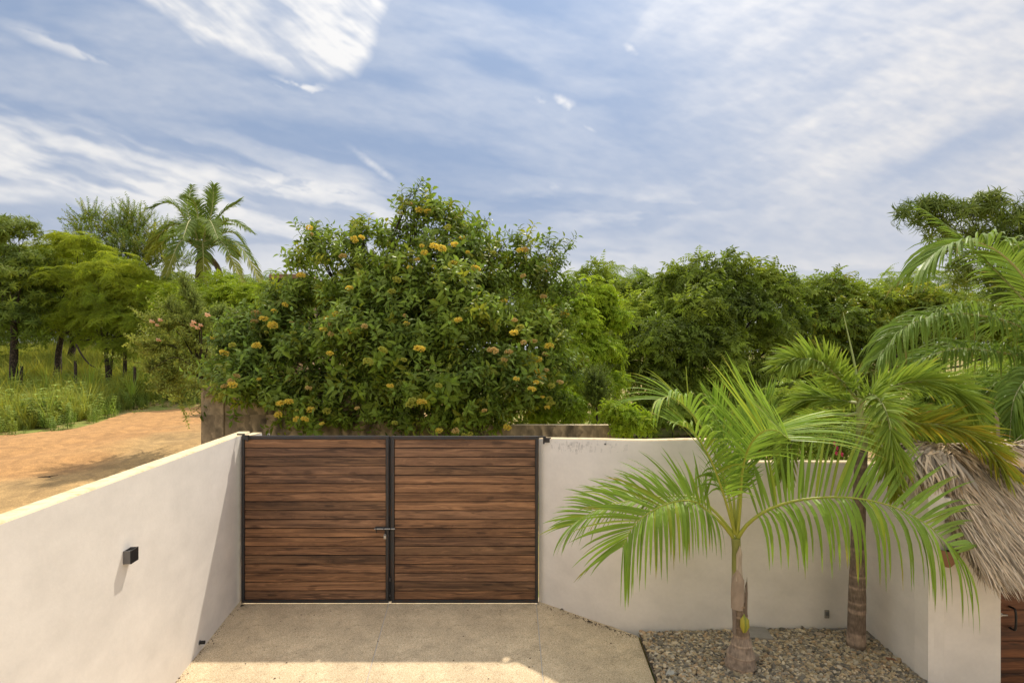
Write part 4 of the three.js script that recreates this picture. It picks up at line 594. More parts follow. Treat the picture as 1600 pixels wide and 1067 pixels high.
// ------------------------------------------------------------------ palms
function leaflets(o, curve, r, emit) {
  const n = o.n; let ref = o.up || UP;
  for (let k = 0; k < n; k++) for (const sd of [-1, 1]) {
    const f = (k + r() * .7) / n, t = o.t0 + (1 - o.t0) * f, p = curve.getPointAt(Math.min(t, .999)), T = curve.getTangentAt(Math.min(t, .999));
    let S = T.clone().cross(ref); if (S.lengthSq() < .02) S = T.clone().cross(V(.3, .2, 1)); S.normalize(); const U = S.clone().cross(T).normalize();
    const prof = o.prof ? o.prof(f) : Math.pow(Math.sin(Math.PI * (.12 + .80 * f)), .7), L = o.len * prof * (.86 + r() * .28);
    const a = mix(o.a0 ?? 1.15, o.a1 ?? .45, f) + (r() - .5) * .16, lift = o.plume ? (r() - .4) * o.plume : (o.lifts ? o.lifts[sd > 0 ? 0 : 1] : o.lift ?? .35) * (1 - f * .35) + (r() - .5) * .3;
    let d = T.clone().multiplyScalar(Math.cos(a)).addScaledVector(S, sd * Math.sin(a) * Math.cos(lift)).addScaledVector(U, Math.sin(a) * Math.sin(lift)).normalize();
    let wx = T.clone().addScaledVector(d, -T.dot(d)).normalize(); const tw = (r() - .5) * 1.1; wx.applyAxisAngle(d, tw);
    const brown = r() < .22 ? .74 + r() * .3 : 2; const seg = o.seg || 6, dr = (o.droops ? o.droops[sd > 0 ? 0 : 1] : o.droop) * (.7 + r() * .6), mb = emit.begin(), tn = o.tint ? o.tint(f, r) : tintOf(r, .16), w0 = o.wid * (.8 + r() * .35); let q = p.clone(), pa = null;
    for (let s = 0; s <= seg; s++) {
      const u = s / seg, w = w0 * .5 * (u < .25 ? mix(.45, 1, u * 4) : Math.pow(1 - (u - .25) / .75, .65)) + .0006, nn = d.clone().cross(wx).normalize();
      const tq = tn; const fold = .3 * w, cc = u > brown ? [tq[0] * 1.35, tq[1] * .8, tq[2] * 1.3] : tq, i0 = mb.v(q.clone().addScaledVector(wx, -w)  .addScaledVector(nn, fold), 0, u, cc), ic = mb.v(q, .5, u, cc), i1 = mb.v(q.clone().addScaledVector(wx, w).addScaledVector(nn, fold), 1, u, cc);
      if (pa) { mb.q(pa[0], pa[1], ic, i0); mb.q(pa[1], pa[2], i1, ic); } pa = [i0, ic, i1];
      q = q.clone().addScaledVector(d, L / seg); d = d.clone().add(V(0, -dr * (.25 + u * 1.1) / seg * 2, 0)).normalize(); wx.addScaledVector(d, -wx.dot(d)).normalize();
    }
    emit.end(mb);
  }
}
function frond(palm, pts, o, mats) {
  const curve = new THREE.CatmullRomCurve3(pts, false, 'centripetal'), r = rng(o.seed), mb = new MB(), N = 22;
  const rp = curve.getSpacedPoints(N); tube(mb, rp, t => mix(o.r0, o.r1 ?? .003, Math.pow(t, .7)), 7, o.rib || [1, 1, 1]);
  const fr = add(palm, 'frond', mb.geo(true), mats.rib);
  if (o.single) leaflets(o, curve, r, { begin: () => new MB(), end: m => { if (o.single.n++ < 300) add(fr, 'leaflet', m.geo(), mats.leaf); else { o.single.rest ||= []; o.single.rest.push(m.geo()); } } });
  else { const m = new MB(); leaflets(o, curve, r, { begin: () => m, end: () => { } }); const l = add(fr, 'leaflet', m.geo(), mats.leaf); l.userData.kind = 'stuff'; }
  return fr;
}
const D1 = 6.19;
{ // the smaller palm in front of the wall
  const p = thing('palm', 'young palm with a swollen base and long bright fronds in front of the white wall', 'palm');
  const rows = [[1156, 1058, 17], [1156, 1050, 22], [1157, 1038, 22.5], [1158, 1022, 20.5], [1159, 1006, 15.5], [1159, 992, 12], [1158, 978, 11], [1157, 962, 11], [1156, 946, 11], [1155, 930, 10.5]];
  const mk = (rows, D, ringEvery, tintf) => { const c = new THREE.CatmullRomCurve3(rows.map(a => P(a[0], a[1], D))), R = rows.map(a => a[2] / F * D), n = 90, mb = new MB(), rr = rng(rows.length); tube(mb, c.getPoints(n), (t, a) => { const k = t * (rows.length - 1), i = Math.min(rows.length - 2, Math.floor(k)), rad = mix(R[i], R[i + 1], ss(0, 1, k - i)); const ph = (t * ringEvery) % 1; return rad * (1 + (ph < .13 ? .03 : -.012 * ph) + (vn(a * 2, t * 30) - .5) * .03); }, 26, 1, 2, 1); const g = mb.geo(true), c2 = g.attributes.color, ps = g.attributes.position; const per = 27; for (let i = 0; i < c2.count; i++) { const t = Math.min(1, Math.floor(i / per) / n), k = tintf(t, (t * ringEvery) % 1, ps.getX(i), ps.getY(i)); c2.setXYZ(i, ...k); } return g; };
  add(p, 'trunk', mk(rows, D1, 9, (t, ph, x, y) => { const b = ph < .1 ? 1.35 : .9 + (vn(x * 40, y * 30) - .5) * .25; return t > .55 ? [b * .72, b * .66, b * .6] : [b, b * .96, b * .93]; }), M.palmBark);
  const shaft = [[1155, 934, 10.2], [1153, 915, 9.4], [1152, 895, 7.8], [1151, 875, 6.8], [1151, 858, 6.6], [1150, 840, 7]];
  const gs = new MB(); { const c = new THREE.CatmullRomCurve3(shaft.map(a => P(a[0], a[1], D1))); tube(gs, c.getPoints(40), (t) => { const k = t * 5, i = Math.min(4, Math.floor(k)); return mix(shaft[i][2], shaft[i + 1][2], k - i) / F * D1; }, 20); }
  const gg = gs.geo(true), gc = gg.attributes.color, gp = gg.attributes.position; for (let i = 0; i < gc.count; i++) { const y = gp.getY(i), n = vn(gp.getX(i) * 60, y * 9); const green = ss(1.0, 1.12, y + (n - .5) * .25); gc.setXYZ(i, mix(.42, .24, green) * (.8 + n * .4), mix(.34, .25, green) * (.8 + n * .4), mix(.27, .055, green) * (.8 + n * .4)); }
  const sheath = std({ roughness: .6, vertexColors: true, side: THREE.DoubleSide }); add(p, 'crownshaft', gg, sheath);
  // peeling dry sheaths and the yellow flower bud
  const husk = (px, y0, y1, ang, w, c) => { const mb = new MB(), n = 8; let pa = null; for (let k = 0; k <= n; k++) { const t = k / n, y = mix(y0, y1, t), R = ((y > 925 ? 10.9 : y > 880 ? mix(7.2, 10.9, (y - 880) / 45) : 7.2) + .5 + 1.6 * t * t) / F * D1, cc = P(px, y, D1), ww = w * (t > .75 ? 1 - (t - .75) * 3.6 : 1); const row = []; for (let s = -3; s <= 3; s++) { const a = ang + s / 3 * ww; row.push(mb.v(cc.clone().add(V(Math.sin(a) * R, 0, Math.cos(a) * R)), 0, t, [c[0] * (.8 + .3 * vn(s * 3, k)), c[1] * (.8 + .3 * vn(s * 3, k)), c[2] * (.8 + .3 * vn(s * 3, k))])); } if (pa) for (let s = 0; s < 6; s++) mb.q(pa[s], pa[s + 1], row[s + 1], row[s]); pa = row; } add(p, 'dry_sheath', mb.geo(true), sheath); };
  husk(1154, 950, 888, -.5, 1.1, [.36, .28, .22]); husk(1156, 968, 900, 1.2, .8, [.22, .16, .12]); husk(1152, 905, 850, .1, .6, [.46, .38, .30]); husk(1157, 990, 940, -1.6, .7, [.26, .2, .16]);
  { const mb = new MB(); const c = P(1158, 968, D1).add(V(0, 0, .095)); for (const [dx, h, col2] of [[-.02, .13, [.42, .36, .04]], [.02, .12, [.36, .34, .04]], [0, .16, [.24, .27, .04]]]) tube(mb, [c.clone().add(V(dx * .5, -.1, 0)), c.clone().add(V(dx * 1.1, -.03, .012)), c.clone().add(V(dx, .04, .006)), c.clone().add(V(dx * .3, h * .62, -.012))], [.006, .028, .026, .003], 10, col2); add(p, 'flower_bud', mb.geo(true), sheath); }
  const mats = { rib: std({ color: col(.36, .38, .05), roughness: .5, vertexColors: true }), leaf: leafMat(.25, .38, .04, .45, .8) }, cnt = { n: 0 };
  const B = (x = 1150, y = 843) => [x, y, D1];
  const pp = a => a.map(([x, y, d]) => P(x, y, d));
  const yg = (f, r) => { const k = .85 + r() * .35, y = r() < .08 ? .4 : 0; return [k * (1 + y), k * (1 + y * .3), k]; };
  const pr = f => .78 + .32 * Math.sin(f * 2.6) - .3 * Math.max(0, f - .8);
  frond(p, pp([B(1148), [1132, 822, 6.15], [1109, 801, 6.05], [1082, 783, 5.95], [1050, 785, 5.85], [1018, 799, 5.75], [990, 822, 5.7], [972, 856, 5.68]]), { seed: 201, n: 46, t0: .24, len: .66, wid: .034, lifts: [1.05, -.4], droops: [.45, 4], r0: .022, single: cnt, tint: yg, a0: 1.35, a1: .55, prof: pr }, mats);
  frond(p, pp([B(1152), [1166, 822, 6.1], [1192, 801, 6.0], [1232, 785, 5.9], [1290, 777, 5.75], [1342, 779, 5.6], [1400, 793, 5.5], [1452, 822, 5.42], [1500, 868, 5.38]]), { seed: 202, n: 48, t0: .16, len: .78, wid: .038, lifts: [-.55, 1.1], droops: [5.0, .3], r0: .024, single: cnt, tint: yg, a0: 1.35, a1: 1.0, prof: pr }, mats);
  frond(p, pp([B(1152, 838), [1157, 790, 6.12], [1160, 740, 6.0], [1170, 700, 5.82], [1188, 677, 5.6], [1212, 672, 5.3], [1236, 688, 5.0]]), { seed: 203, n: 50, t0: .46, len: .74, wid: .032, lifts: [1.2, .35], droops: [.12, .5], r0: .024, single: cnt, tint: yg, a0: 1.45, a1: 1.0, prof: pr }, mats);
  frond(p, pp([B(1148, 836), [1115, 797, 6.3], [1087, 778, 6.42], [1041, 776, 6.5], [995, 781, 6.55], [950, 790, 6.58], [913, 807, 6.6], [890, 823, 6.6]]), { seed: 204, n: 50, t0: .22, len: .5, wid: .032, lifts: [.85, -.1], droops: [.35, .9], r0: .02, single: cnt, tint: yg, a0: 1.25, a1: .55, prof: f => pr(f) - .2 * Math.max(0, f - .7) }, mats);
  frond(p, pp([B(1149, 834), [1140, 780, 6.2], [1126, 730, 6.28], [1104, 680, 6.3], [1076, 640, 6.2], [1048, 620, 6.1], [1028, 624, 6.0]]), { seed: 205, n: 46, t0: .22, len: .6, wid: .030, lifts: [.6, .2], droops: [.5, 1.1], r0: .022, single: cnt, tint: yg, a0: 1.15, a1: .6, prof: pr }, mats);
  frond(p, pp([B(1150, 832), [1146, 770, 6.3], [1138, 720, 6.4], [1126, 670, 6.45], [1112, 625, 6.4]]), { seed: 206, n: 30, t0: .25, len: .62, wid: .034, droop: .15, lift: .5, r0: .02, single: cnt, tint: yg, a0: .85, a1: .35 }, mats);
  frond(p, pp([B(1151, 832), [1155, 775, 6.35], [1168, 718, 6.45], [1188, 662, 6.5], [1206, 618, 6.45]]), { seed: 207, n: 32, t0: .25, len: .62, wid: .036, droop: .2, lift: .5, r0: .02, single: cnt, tint: yg, a0: .9, a1: .4 }, mats);
  frond(p, pp([B(1149, 834), [1130, 770, 6.0], [1108, 712, 5.85], [1080, 672, 5.7], [1050, 660, 5.6]]), { seed: 208, n: 32, t0: .25, len: .56, wid: .030, lifts: [.7, .3], droops: [.3, .9], r0: .02, single: cnt, tint: yg, a0: 1.1, a1: .5 }, mats);
  if (cnt.rest) { const l = add(p, 'leaflet', mergeGeometries(cnt.rest), mats.leaf); l.userData.kind = 'stuff'; }
  { const mb = new MB(); tube(mb, curvePts([P(1100, 690, 6.45), P(1078, 630, 6.5), P(1072, 572, 6.5)], 8), t => .012 * (1 - .7 * t), 6, [1, 1.1, .8]); add(p, 'spear_leaf', mb.geo(true), mats.rib); }
}
{ // the taller plume palm in the corner
  const D = 6.62, p = thing('palm', 'taller palm with a slim ringed grey trunk and bushy plume fronds in the wall corner', 'palm');
  const rows = [[1338, 1032, 14.5], [1338, 1020, 13.6], [1339, 980, 12.8], [1340, 930, 12.2], [1341, 880, 11], [1342, 820, 9.8], [1344, 760, 9], [1347, 700, 8.6]];
  const c = new THREE.CatmullRomCurve3(rows.map(a => P(a[0], a[1], D))), n = 120, mb = new MB(); const ringAt = t => { const k = t * 13 + .35 * Math.sin(t * 40); return k % 1; };
  tube(mb, c.getPoints(n), (t, a) => { const k = t * 7, i = Math.min(6, Math.floor(k)); return mix(rows[i][2], rows[i + 1][2], k - i) / F * D * (1 + (ringAt(t) < .1 ? .02 : 0) + (vn(a * 3, t * 40) - .5) * .03); }, 24, 1, 2, 1);
  const g = mb.geo(true), cc = g.attributes.color; for (let i = 0; i < cc.count; i++) { const t = Math.floor(i / 25) / n, k = ringAt(t) < .1 ? 1.0 : .58 + (vn(i % 25, t * 60) - .5) * .16; cc.setXYZ(i, k, k * .93, k * .88); }
  add(p, 'trunk', g, M.palmBark);
  const sh = new MB(); tube(sh, curvePts([P(1347, 702, D), P(1346, 660, D), P(1343, 622, D)], 10), t => .068 - .04 * t, 16, [.34, .36, .12]); add(p, 'crownshaft', sh.geo(true), std({ roughness: .7, vertexColors: true }));
  const mats = { rib: std({ color: col(.34, .34, .12), roughness: .6, vertexColors: true }), leaf: leafMat(.28, .38, .04, .45, .5) }, ye = { ...mats, leaf: leafMat(.33, .38, .035, .45, .3) };
  const pp = a => a.map(([x, y, d]) => P(x, y, d)), base = { n: 150, t0: .1, wid: .03, plume: 2.6, droop: .4, r0: .022, a0: 1.0, a1: .5, prof: f => .72 + .4 * Math.sin(f * 2.8) - .3 * Math.max(0, f - .8) };
  frond(p, pp([[1342, 626, D], [1312, 592, 6.5], [1283, 566, 6.4], [1252, 560, 6.3], [1224, 570, 6.2]]), { ...base, seed: 211, len: .34 }, mats);
  frond(p, pp([[1343, 624, D], [1395, 603, 6.5], [1447, 596, 6.4], [1492, 612, 6.3], [1522, 642, 6.2]]), { ...base, seed: 212, len: .36 }, mats);
  frond(p, pp([[1343, 632, D], [1363, 617, 6.3], [1384, 640, 6.0], [1393, 685, 5.8], [1398, 735, 5.75]]), { ...base, seed: 213, len: .34, n: 110 }, mats);
  frond(p, pp([[1346, 652, D], [1415, 660, 6.4], [1486, 667, 6.2], [1535, 690, 6.05], [1572, 738, 5.95]]), { ...base, seed: 214, len: .32, tint: (f, r) => { const k = .75 + r() * .4, y = r() < .28; return y ? [k * 1.55, k * 1.12, k] : [k, k, k]; } }, ye);
  frond(p, pp([[1342, 645, D], [1302, 655, 6.7], [1262, 665, 6.8], [1236, 695, 6.8], [1224, 740, 6.75]]), { ...base, seed: 215, len: .28 }, mats);
  frond(p, pp([[1342, 630, D], [1310, 625, 6.9], [1275, 620, 7.2], [1240, 640, 7.4]]), { ...base, seed: 216, len: .34 }, mats);
  frond(p, pp([[1345, 632, D], [1385, 640, 7.0], [1440, 655, 7.3], [1480, 690, 7.5]]), { ...base, seed: 217, len: .36 }, mats);
  frond(p, pp([[1344, 655, D], [1375, 690, 6.3], [1395, 740, 6.15], [1402, 775, 6.1]]), { ...base, seed: 218, len: .2, n: 60 }, ye);
  { const m = new MB(); tube(m, curvePts([P(1345, 632, D), P(1336, 570, D), P(1318, 488, D)], 10), t => .022 * (1 - .85 * t), 8, [1, 1.15, 1.1]); add(p, 'spear_leaf', m.geo(true), mats.rib); }
}
{ // big palm reaching in from the right
  const D = 8.2, p = thing('palm', 'large palm with dark drooping plumes reaching in over the thatched roof', 'palm');
  const mb = new MB(), base = onGround(1720, D); tube(mb, curvePts([base, P(1716, 760, D), P(1712, 600, D)], 30), t => .13 - .04 * t, 18, 1, 2, 1); add(p, 'trunk', mb.geo(true), M.palmBark);
  const mats = { rib: std({ color: col(.42, .40, .18), roughness: .6, vertexColors: true }), leaf: leafMat(.21, .31, .04, .44, .6) };
  const pp = a => a.map(([x, y, d]) => P(x, y, d)), pl = { n: 180, t0: .1, wid: .034, plume: 1.7, droop: 1.7, r0: .035, a0: 1.0, a1: .5, prof: f => .75 + .35 * Math.sin(f * 2.8) - .3 * Math.max(0, f - .8) };
  frond(p, pp([[1712, 600, D], [1650, 505, 8.0], [1602, 434, 7.8], [1562, 394, 7.6], [1520, 377, 7.4], [1478, 384, 7.2], [1445, 410, 7.1]]), { seed: 221, n: 70, t0: .25, len: .75, wid: .05, droop: 1.1, lift: .25, r0: .035, a0: 1.0, a1: .35, prof: f => .8 + .3 * Math.sin(f * 2.6) - .3 * Math.max(0, f - .8) }, mats);
  frond(p, pp([[1712, 600, D], [1600, 468, 8.0], [1513, 380, 7.9], [1462, 340, 7.8], [1432, 321, 7.8]]), { seed: 222, n: 40, t0: .45, len: .3, wid: .03, droop: .9, lift: -.3, r0: .03, a0: .4, a1: .2 }, mats);
  frond(p, pp([[1712, 605, D], [1640, 535, 8.3], [1600, 512, 8.3], [1560, 498, 8.2], [1510, 490, 8.1], [1456, 495, 7.9], [1410, 515, 7.7], [1372, 560, 7.5]]), { ...pl, seed: 223, len: .62, n: 170 }, mats);
  frond(p, pp([[1712, 610, D], [1640, 565, 8.5], [1600, 556, 8.5], [1546, 548, 8.4], [1489, 546, 8.3], [1435, 565, 8.2], [1400, 600, 8.1]]), { ...pl, seed: 224, len: .55, n: 150 }, mats);
  frond(p, pp([[1712, 612, D], [1650, 585, 7.9], [1610, 590, 7.5], [1585, 625, 7.2], [1578, 690, 7.1]]), { ...pl, seed: 225, len: .5 }, mats);
  frond(p, pp([[1712, 612, D], [1640, 600, 8.6], [1580, 598, 8.8], [1520, 615, 9.0], [1470, 650, 9.1]]), { ...pl, seed: 226, len: .5 }, mats);
  frond(p, pp([[1712, 612, D], [1660, 480, 8.4], [1640, 420, 8.6], [1600, 390, 9], [1560, 400, 9.2]]), { ...pl, seed: 227, len: .5 }, mats);
}
{ // coconut palm far left
  const D = 40, p = thing('coconut_palm', 'tall coconut palm standing against the sky at the left', 'palm'), C = P(314, 392, D);
  const mb = new MB(); tube(mb, curvePts([onGround(306, D), P(309, 480, D), P(311, 430, D), C], 24), t => .42 - .17 * Math.min(1, t * 1.4), 12, 1, 2, 1); add(p, 'trunk', mb.geo(true), M.bark);
  const mats = { rib: std({ color: col(.44, .40, .16), roughness: .6, vertexColors: true }), leaf: leafMat(.20, .27, .04, .44, .3) }, old = { ...mats, leaf: leafMat(.30, .27, .07, .42, .3) };
  const list = [[[268, 318, -1], [232, 325, -1.6], 0], [[292, 325, 1], [300, 290, 2.5], 0], [[305, 320, -1], [288, 305, -3], 0], [[330, 330, 0], [334, 290, 0], 0], [[345, 335, 1], [375, 312, 1.5], 0], [[352, 345, -1], [393, 362, -2], 0], [[360, 362, .6], [404, 420, 1], 0], [[365, 378, -1.5], [415, 452, -2.5], 1], [[345, 378, -2.5], [378, 440, -4], 1], [[275, 350, -.6], [226, 390, -1], 1], [[270, 368, 1], [228, 405, 1.6], 1], [[285, 375, -2.2], [258, 430, -3.8], 1], [[316, 380, -2.4], [318, 442, -4], 1], [[298, 345, -2.2], [285, 372, -4.6], 0], [[332, 350, 2.4], [360, 350, 4.5], 0], [[290, 352, 2.4], [265, 365, 4.5], 0], [[325, 345, -2.5], [340, 372, -4.8], 0], [[345, 372, 1.5], [372, 400, 3], 1]];
  list.forEach(([m, e, o], i) => { const q = rng(230 + i); frond(p, [C.clone(), P(m[0], m[1], D + m[2]), P(e[0], e[1], D + e[2])], { seed: 240 + i, n: 66, t0: .16, len: 1.1, wid: .095, droop: 1.0, lift: .25, r0: .07, r1: .012, a0: 1.0, a1: .5, seg: 4, tint: (f, r) => { const k = .8 + r() * .4; return o && f > .6 ? [k * 1.5, k * 1.15, k * .9] : [k, k, k]; } }, mats); });
  { const m = new MB(); tube(m, curvePts([C, P(338, 415, D - 1), P(352, 455, D - 1.5)], 8), t => .2 - .05 * t, 8, [.35, .22, .18]); add(p, 'dry_frond', m.geo(true), mats.rib); }
}

// ------------------------------------------------------------------ thatched gatehouse
{
  const b = thing('thatched_gatehouse', 'white gatehouse with a shaggy grey thatched roof at the right edge', 'gatehouse');
  const Df = 5.86, xl = 4.292, xd = 5.04, xr = 7.2, wb = new MB();
  const boxAt = (x0, x1, y0, y1, z0, z1) => { const g = new THREE.BoxGeometry(x1 - x0, y1 - y0, z1 - z0, 1, 1, 1), u = g.attributes.uv, ps = g.attributes.position, nn = g.attributes.normal; g.translate((x0 + x1) / 2, (y0 + y1) / 2, (z0 + z1) / 2); for (let i = 0; i < u.count; i++) { const X = ps.getX(i), Y = ps.getY(i), Z = ps.getZ(i); if (Math.abs(nn.getX(i)) > .5) u.setXY(i, Z / 2.2, Y / 2.2); else u.setXY(i, X / 2.2, Y / 2.2); } return g; };
  add(b, 'wall', mergeGeometries([boxAt(xl, 4.53, -.3, 2.0, -Df - .2, -Df), boxAt(4.53, xd, -.3, 1.6, -Df - .2, -Df)]), M.plaster); add(b, 'wall', boxAt(xd + 1.15, xr, -.3, 1.6, -Df - .2, -Df), M.plaster);
  add(b, 'lintel', boxAt(xd, xd + 1.15, 1.46, 1.6, -Df - .2, -Df - .003), M.plaster);
  // plank door with pull handle and lock
  const door = new THREE.Group(); door.name = 'door'; door.position.set(xd, 0, -Df - .1); b.add(door); const r = rng(301);
  for (let k = 0; k < 9; k++) { const h = 1.50 / 9, g = new RoundedBoxGeometry(1.14, h - .004, .03, 2, .005), u = g.attributes.uv, ps = g.attributes.position, band = Math.floor(r() * 16), of = r(); for (let i = 0; i < u.count; i++) u.setXY(i, of + ps.getX(i) / 4.4, (band + .5 + ps.getY(i) / h * .9) / 16); add(door, 'board', g, M.darkWood, V(.575, -.02 + h * (k + .5), 0)); }
  const hx = (1584 - CX) / F * 5.9 - xd, hy = EYE - (967 - HY) / F * 5.9; const hm = new MB(); tube(hm, curvePts([V(hx - .0, hy + .11, .02), V(hx, hy + .11, .07), V(hx, hy + .1, .085), V(hx, hy - .1, .085), V(hx, hy - .11, .07), V(hx, hy - .11, .02)], 30), [...Array(31)].map(() => .011), 8); add(door, 'handle', hm.geo(true, false), M.black);
  const lk = new THREE.CylinderGeometry(.018, .018, .02, 14); lk.rotateX(Math.PI / 2); add(door, 'lock', lk, M.steel, V(hx - .1, hy + .03, .025)); add(door, 'latch', new RoundedBoxGeometry(.07, .016, .014, 1, .004), M.steel, V(hx - .075, hy + .03, .04)); add(door, 'keeper', new RoundedBoxGeometry(.03, .05, .012, 1, .003), M.black, V(hx - .12, hy + .02, .018));
  // roof: base slopes, then layers of dry palm strips
  const xv = 4.52, rd = 6.35, ry = 2.34, ed = 5.52, ey = 1.42, bd = 7.2, byy = 1.30;
  const roof = new MB(); const slope = (d0, y0, d1, y1) => { const t = .1; roof.poly([V(xv, y0, -d0), V(xr, y0, -d0), V(xr, y1, -d1), V(xv, y1, -d1)]); roof.poly([V(xv, y0 - t * 1.4, -d0), V(xr, y0 - t * 1.4, -d0), V(xr, y1 - t, -d1), V(xv, y1 - t, -d1)]); roof.poly([V(xv, y0, -d0), V(xv, y1, -d1), V(xv, y1 - t, -d1), V(xv, y0 - t * 1.4, -d0)]); roof.poly([V(xv, y1, -d1), V(xr, y1, -d1), V(xr, y1 - t, -d1), V(xv, y1 - t, -d1)]); };
  slope(rd, ry - .06, ed, ey); slope(rd, ry - .06, bd, byy);
  const rf = add(b, 'roof', roof.geo(false, false), M.thatchBase);
  const th = new MB(), q = rng(302);
  const strip = (p, d, n, L, w, droop, seg, tn) => { let pa = null, x = p.clone(), s = n.clone().cross(d).normalize(); d = d.clone(); for (let k = 0; k <= seg; k++) { const u = k / seg, ww = w * .5 * (u < .8 ? 1 : (1 - u) * 5 * .9 + .1); const a = th.v(x.clone().addScaledVector(s, -ww), 0, u, tn), c = th.v(x.clone().addScaledVector(s, ww), 1, u, tn); if (pa) th.q(pa[0], pa[1], c, a); pa = [a, c]; x.addScaledVector(d, L / seg); d.add(V((q() - .5) * .24, -droop * 2 / seg * (.3 + u) + (q() - .5) * .1, (q() - .5) * .18)).normalize(); s.addScaledVector(d, -s.dot(d)).normalize(); } };
  const tone = () => { const k = .3 + Math.pow(q(), .8) * .95, w = q(); return [k * (1 + w * .1), k * (.98 + w * .0), k * (.98 - w * .14)]; };
  const layer = (rd, ry, ed, ey, N, sgn) => { const dn = V(0, ey - ry, -(ed - rd)), LL = dn.length(); dn.normalize(); const nn = V(1, 0, 0).cross(dn); if (nn.y < 0) nn.negate();
    for (let k = 0; k < N; k++) { const f = Math.pow(q(), .85) * 1.02, X = xv - .03 + q() * (6.9 - xv), L = .28 + q() * .42; const p = V(X, mix(ry, ey, f), -mix(rd, ed, f)).addScaledVector(nn, .015 + q() * .07 + .03 * fbm(X * 5, f * 6, 2)); const d = dn.clone().add(V((q() - .5) * .5 + .12, 0, 0)).addScaledVector(nn, .12 * (q() - .2)).normalize(); const n2 = nn.clone().add(rv(q).multiplyScalar(.7)).normalize(); const over = Math.max(0, f * LL + L - LL - .18); strip(p, d, n2.addScaledVector(d, -n2.dot(d)).normalize(), L - over * .62, .0045 + q() * .0085, .15 + (f > .7 ? .35 : 0) * q(), 4, tone()); } };
  layer(rd, ry - .02, ed, ey, 14000, 1); layer(rd, ry - .02, bd, byy, 1500, -1);
  // verge fringe hanging at the gable end
  for (let k = 0; k < 1300; k++) { const f = .3 + .72 * q(), p = V(xv + .02 + q() * .14, mix(ry, ey, f) + .02, -mix(rd, ed, f)); const d = V(-.35 - q() * .3, -.75, .35 + q() * .3).normalize(), n = rv(q); n.addScaledVector(d, -n.dot(d)).normalize(); strip(p, d, n, .08 + q() * .14, .006 + q() * .01, .3, 3, tone()); }
  const ts = add(b, 'thatch', th.geo(), M.thatch); ts.userData.kind = 'stuff';
  // ridge bundle: broad curled strips combed along and over the ridge
  th.p = []; th.u = []; th.c = []; th.i = [];
  for (let k = 0; k < 2400; k++) { const X = xv - .12 + Math.pow(q(), .9) * 2.5, a = (q() - .5) * 2.4, R = .10 + q() * .07, c = V(X, ry + .0, -rd), nn = V(0, Math.cos(a), Math.sin(a)); const p = c.clone().addScaledVector(nn, R); const d = V((X < xv + .3 ? -1.1 : .5) * (.4 + q()), -.15 * q(), 0).add(V(0, -Math.abs(Math.sin(a)) * .7, Math.sin(a) * .5)).add(rv(q).multiplyScalar(.35)).normalize(); const n2 = nn.clone().add(rv(q).multiplyScalar(.6)); n2.addScaledVector(d, -n2.dot(d)).normalize(); strip(p, d, n2, .16 + q() * .26, .012 + q() * .024, .35, 4, tone()); }
  for (let k = 0; k < 900; k++) { const p = V(xv - .02 + (q() - .5) * .3, ry + .06 + q() * .05, -rd + (q() - .3) * .35); const d = V(-.8 - q() * .6, -.35 - q() * .5, .5 * (q() - .1)).normalize(), n = rv(q).add(UP); n.addScaledVector(d, -n.dot(d)).normalize(); strip(p, d, n, .18 + q() * .26, .010 + q() * .022, .55, 4, tone()); }
  for (let k = 0; k < 1100; k++) { const p = V(xv - .3 + Math.pow(q(), .8) * .5, ry - .02 + q() * .1, -rd + .05 + q() * .25); const d = V(-.35 + (q() - .5) * .8, -.35 - q() * .4, .75).normalize(), n = UP.clone().add(rv(q).multiplyScalar(.6)); n.addScaledVector(d, -n.dot(d)).normalize(); strip(p, d, n, .2 + q() * .26, .010 + q() * .02, .6, 4, tone()); }
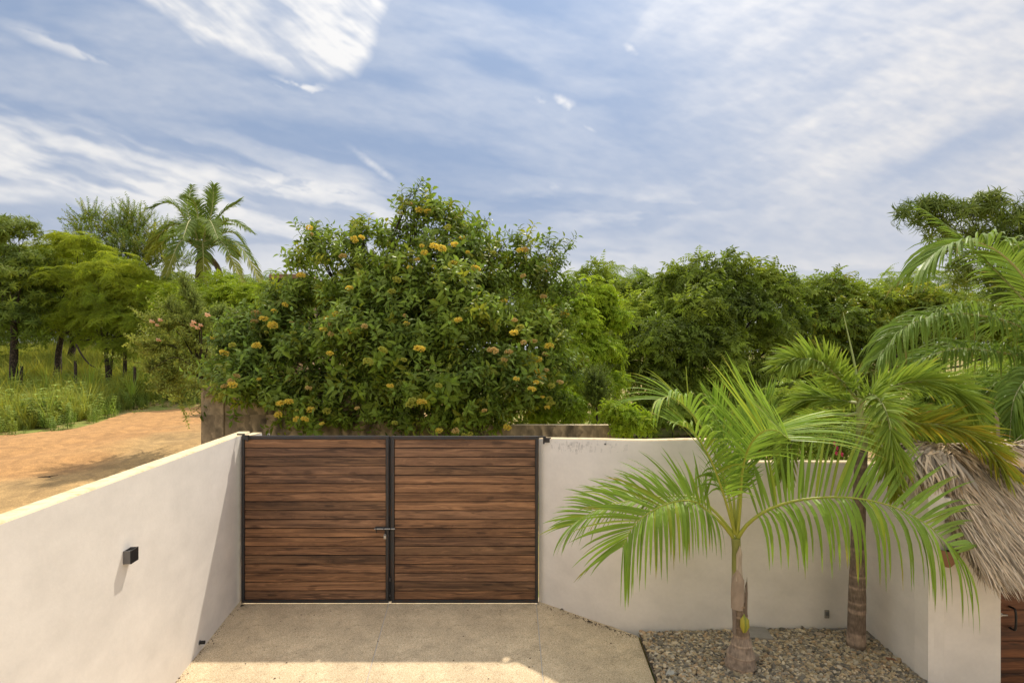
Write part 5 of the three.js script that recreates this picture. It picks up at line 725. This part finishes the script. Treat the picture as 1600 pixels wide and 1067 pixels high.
  const rs = add(b, 'ridge_cap', th.geo(), M.thatch); rs.userData.kind = 'stuff';
  const core = new THREE.CylinderGeometry(.11, .11, 2.6, 12); core.rotateZ(Math.PI / 2); add(b, 'ridge_core', core, M.thatchBase, V(xv + 1.33, ry, -rd));
  // clay lamp on the front wall, half hidden by the fronds
  const lp = thing('clay_lamp', 'brown clay wall lamp under the thatch, half hidden by palm leaflets', 'lamp', P(1481, 862, 5.86)); const lg = new THREE.LatheGeometry([[.0, -.16], [.03, -.155], [.09, -.09], [.125, 0], [.13, .03], [.12, .03], [.11, 0]].map(a => new THREE.Vector2(...a)), 20, 0, Math.PI); lg.rotateY(-Math.PI / 2); lg.scale(.8, 1, .9); const ld = add(lp, 'shade', lg, std({ color: col(.33, .17, .10), roughness: .8, side: THREE.DoubleSide }), V(0, 0, .004)); add(lp, 'bracket', new RoundedBoxGeometry(.05, .08, .02, 1, .004), M.black, V(0, -.02, .01));
}

{ // dry crumbs along the wall foot and over the slabs
  const r = rng(401), g = new THREE.IcosahedronGeometry(1, 0), N = 420, im = new THREE.InstancedMesh(g, std({ color: col(.16, .12, .08), roughness: 1 }), N), q = new THREE.Quaternion(); im.name = 'leaf_litter'; im.userData = { kind: 'stuff', label: 'dark crumbs of leaf litter along the wall foot and on the driveway', category: 'litter' };
  for (let i = 0; i < N; i++) { let x, d; const k = r(); if (k < .5) { const t = Math.pow(r(), .8); x = mix(.4, 1.56, t) - .01 - r() * r() * .12; d = mix(8.14, 7.1, t) - .02 - r() * r() * .14; } else if (k < .68) { d = 5.8 + r() * 2.3; x = wallX(d) + .01 + r() * r() * .1; } else { d = 5 + r() * 3; x = -3.3 + r() * 4.6; } q.setFromEuler(new THREE.Euler(r() * 3, r() * 6, r() * 3)); const s = .0025 + r() * r() * .009; im.setMatrixAt(i, new THREE.Matrix4().compose(V(x, .003, -d), q, V(s * 1.6, s * .5, s))); }
  scene.add(im); }
scene.traverse(o => { if (o.isMesh) { o.castShadow = true; o.receiveShadow = true; } });
renderer.render(scene, camera);
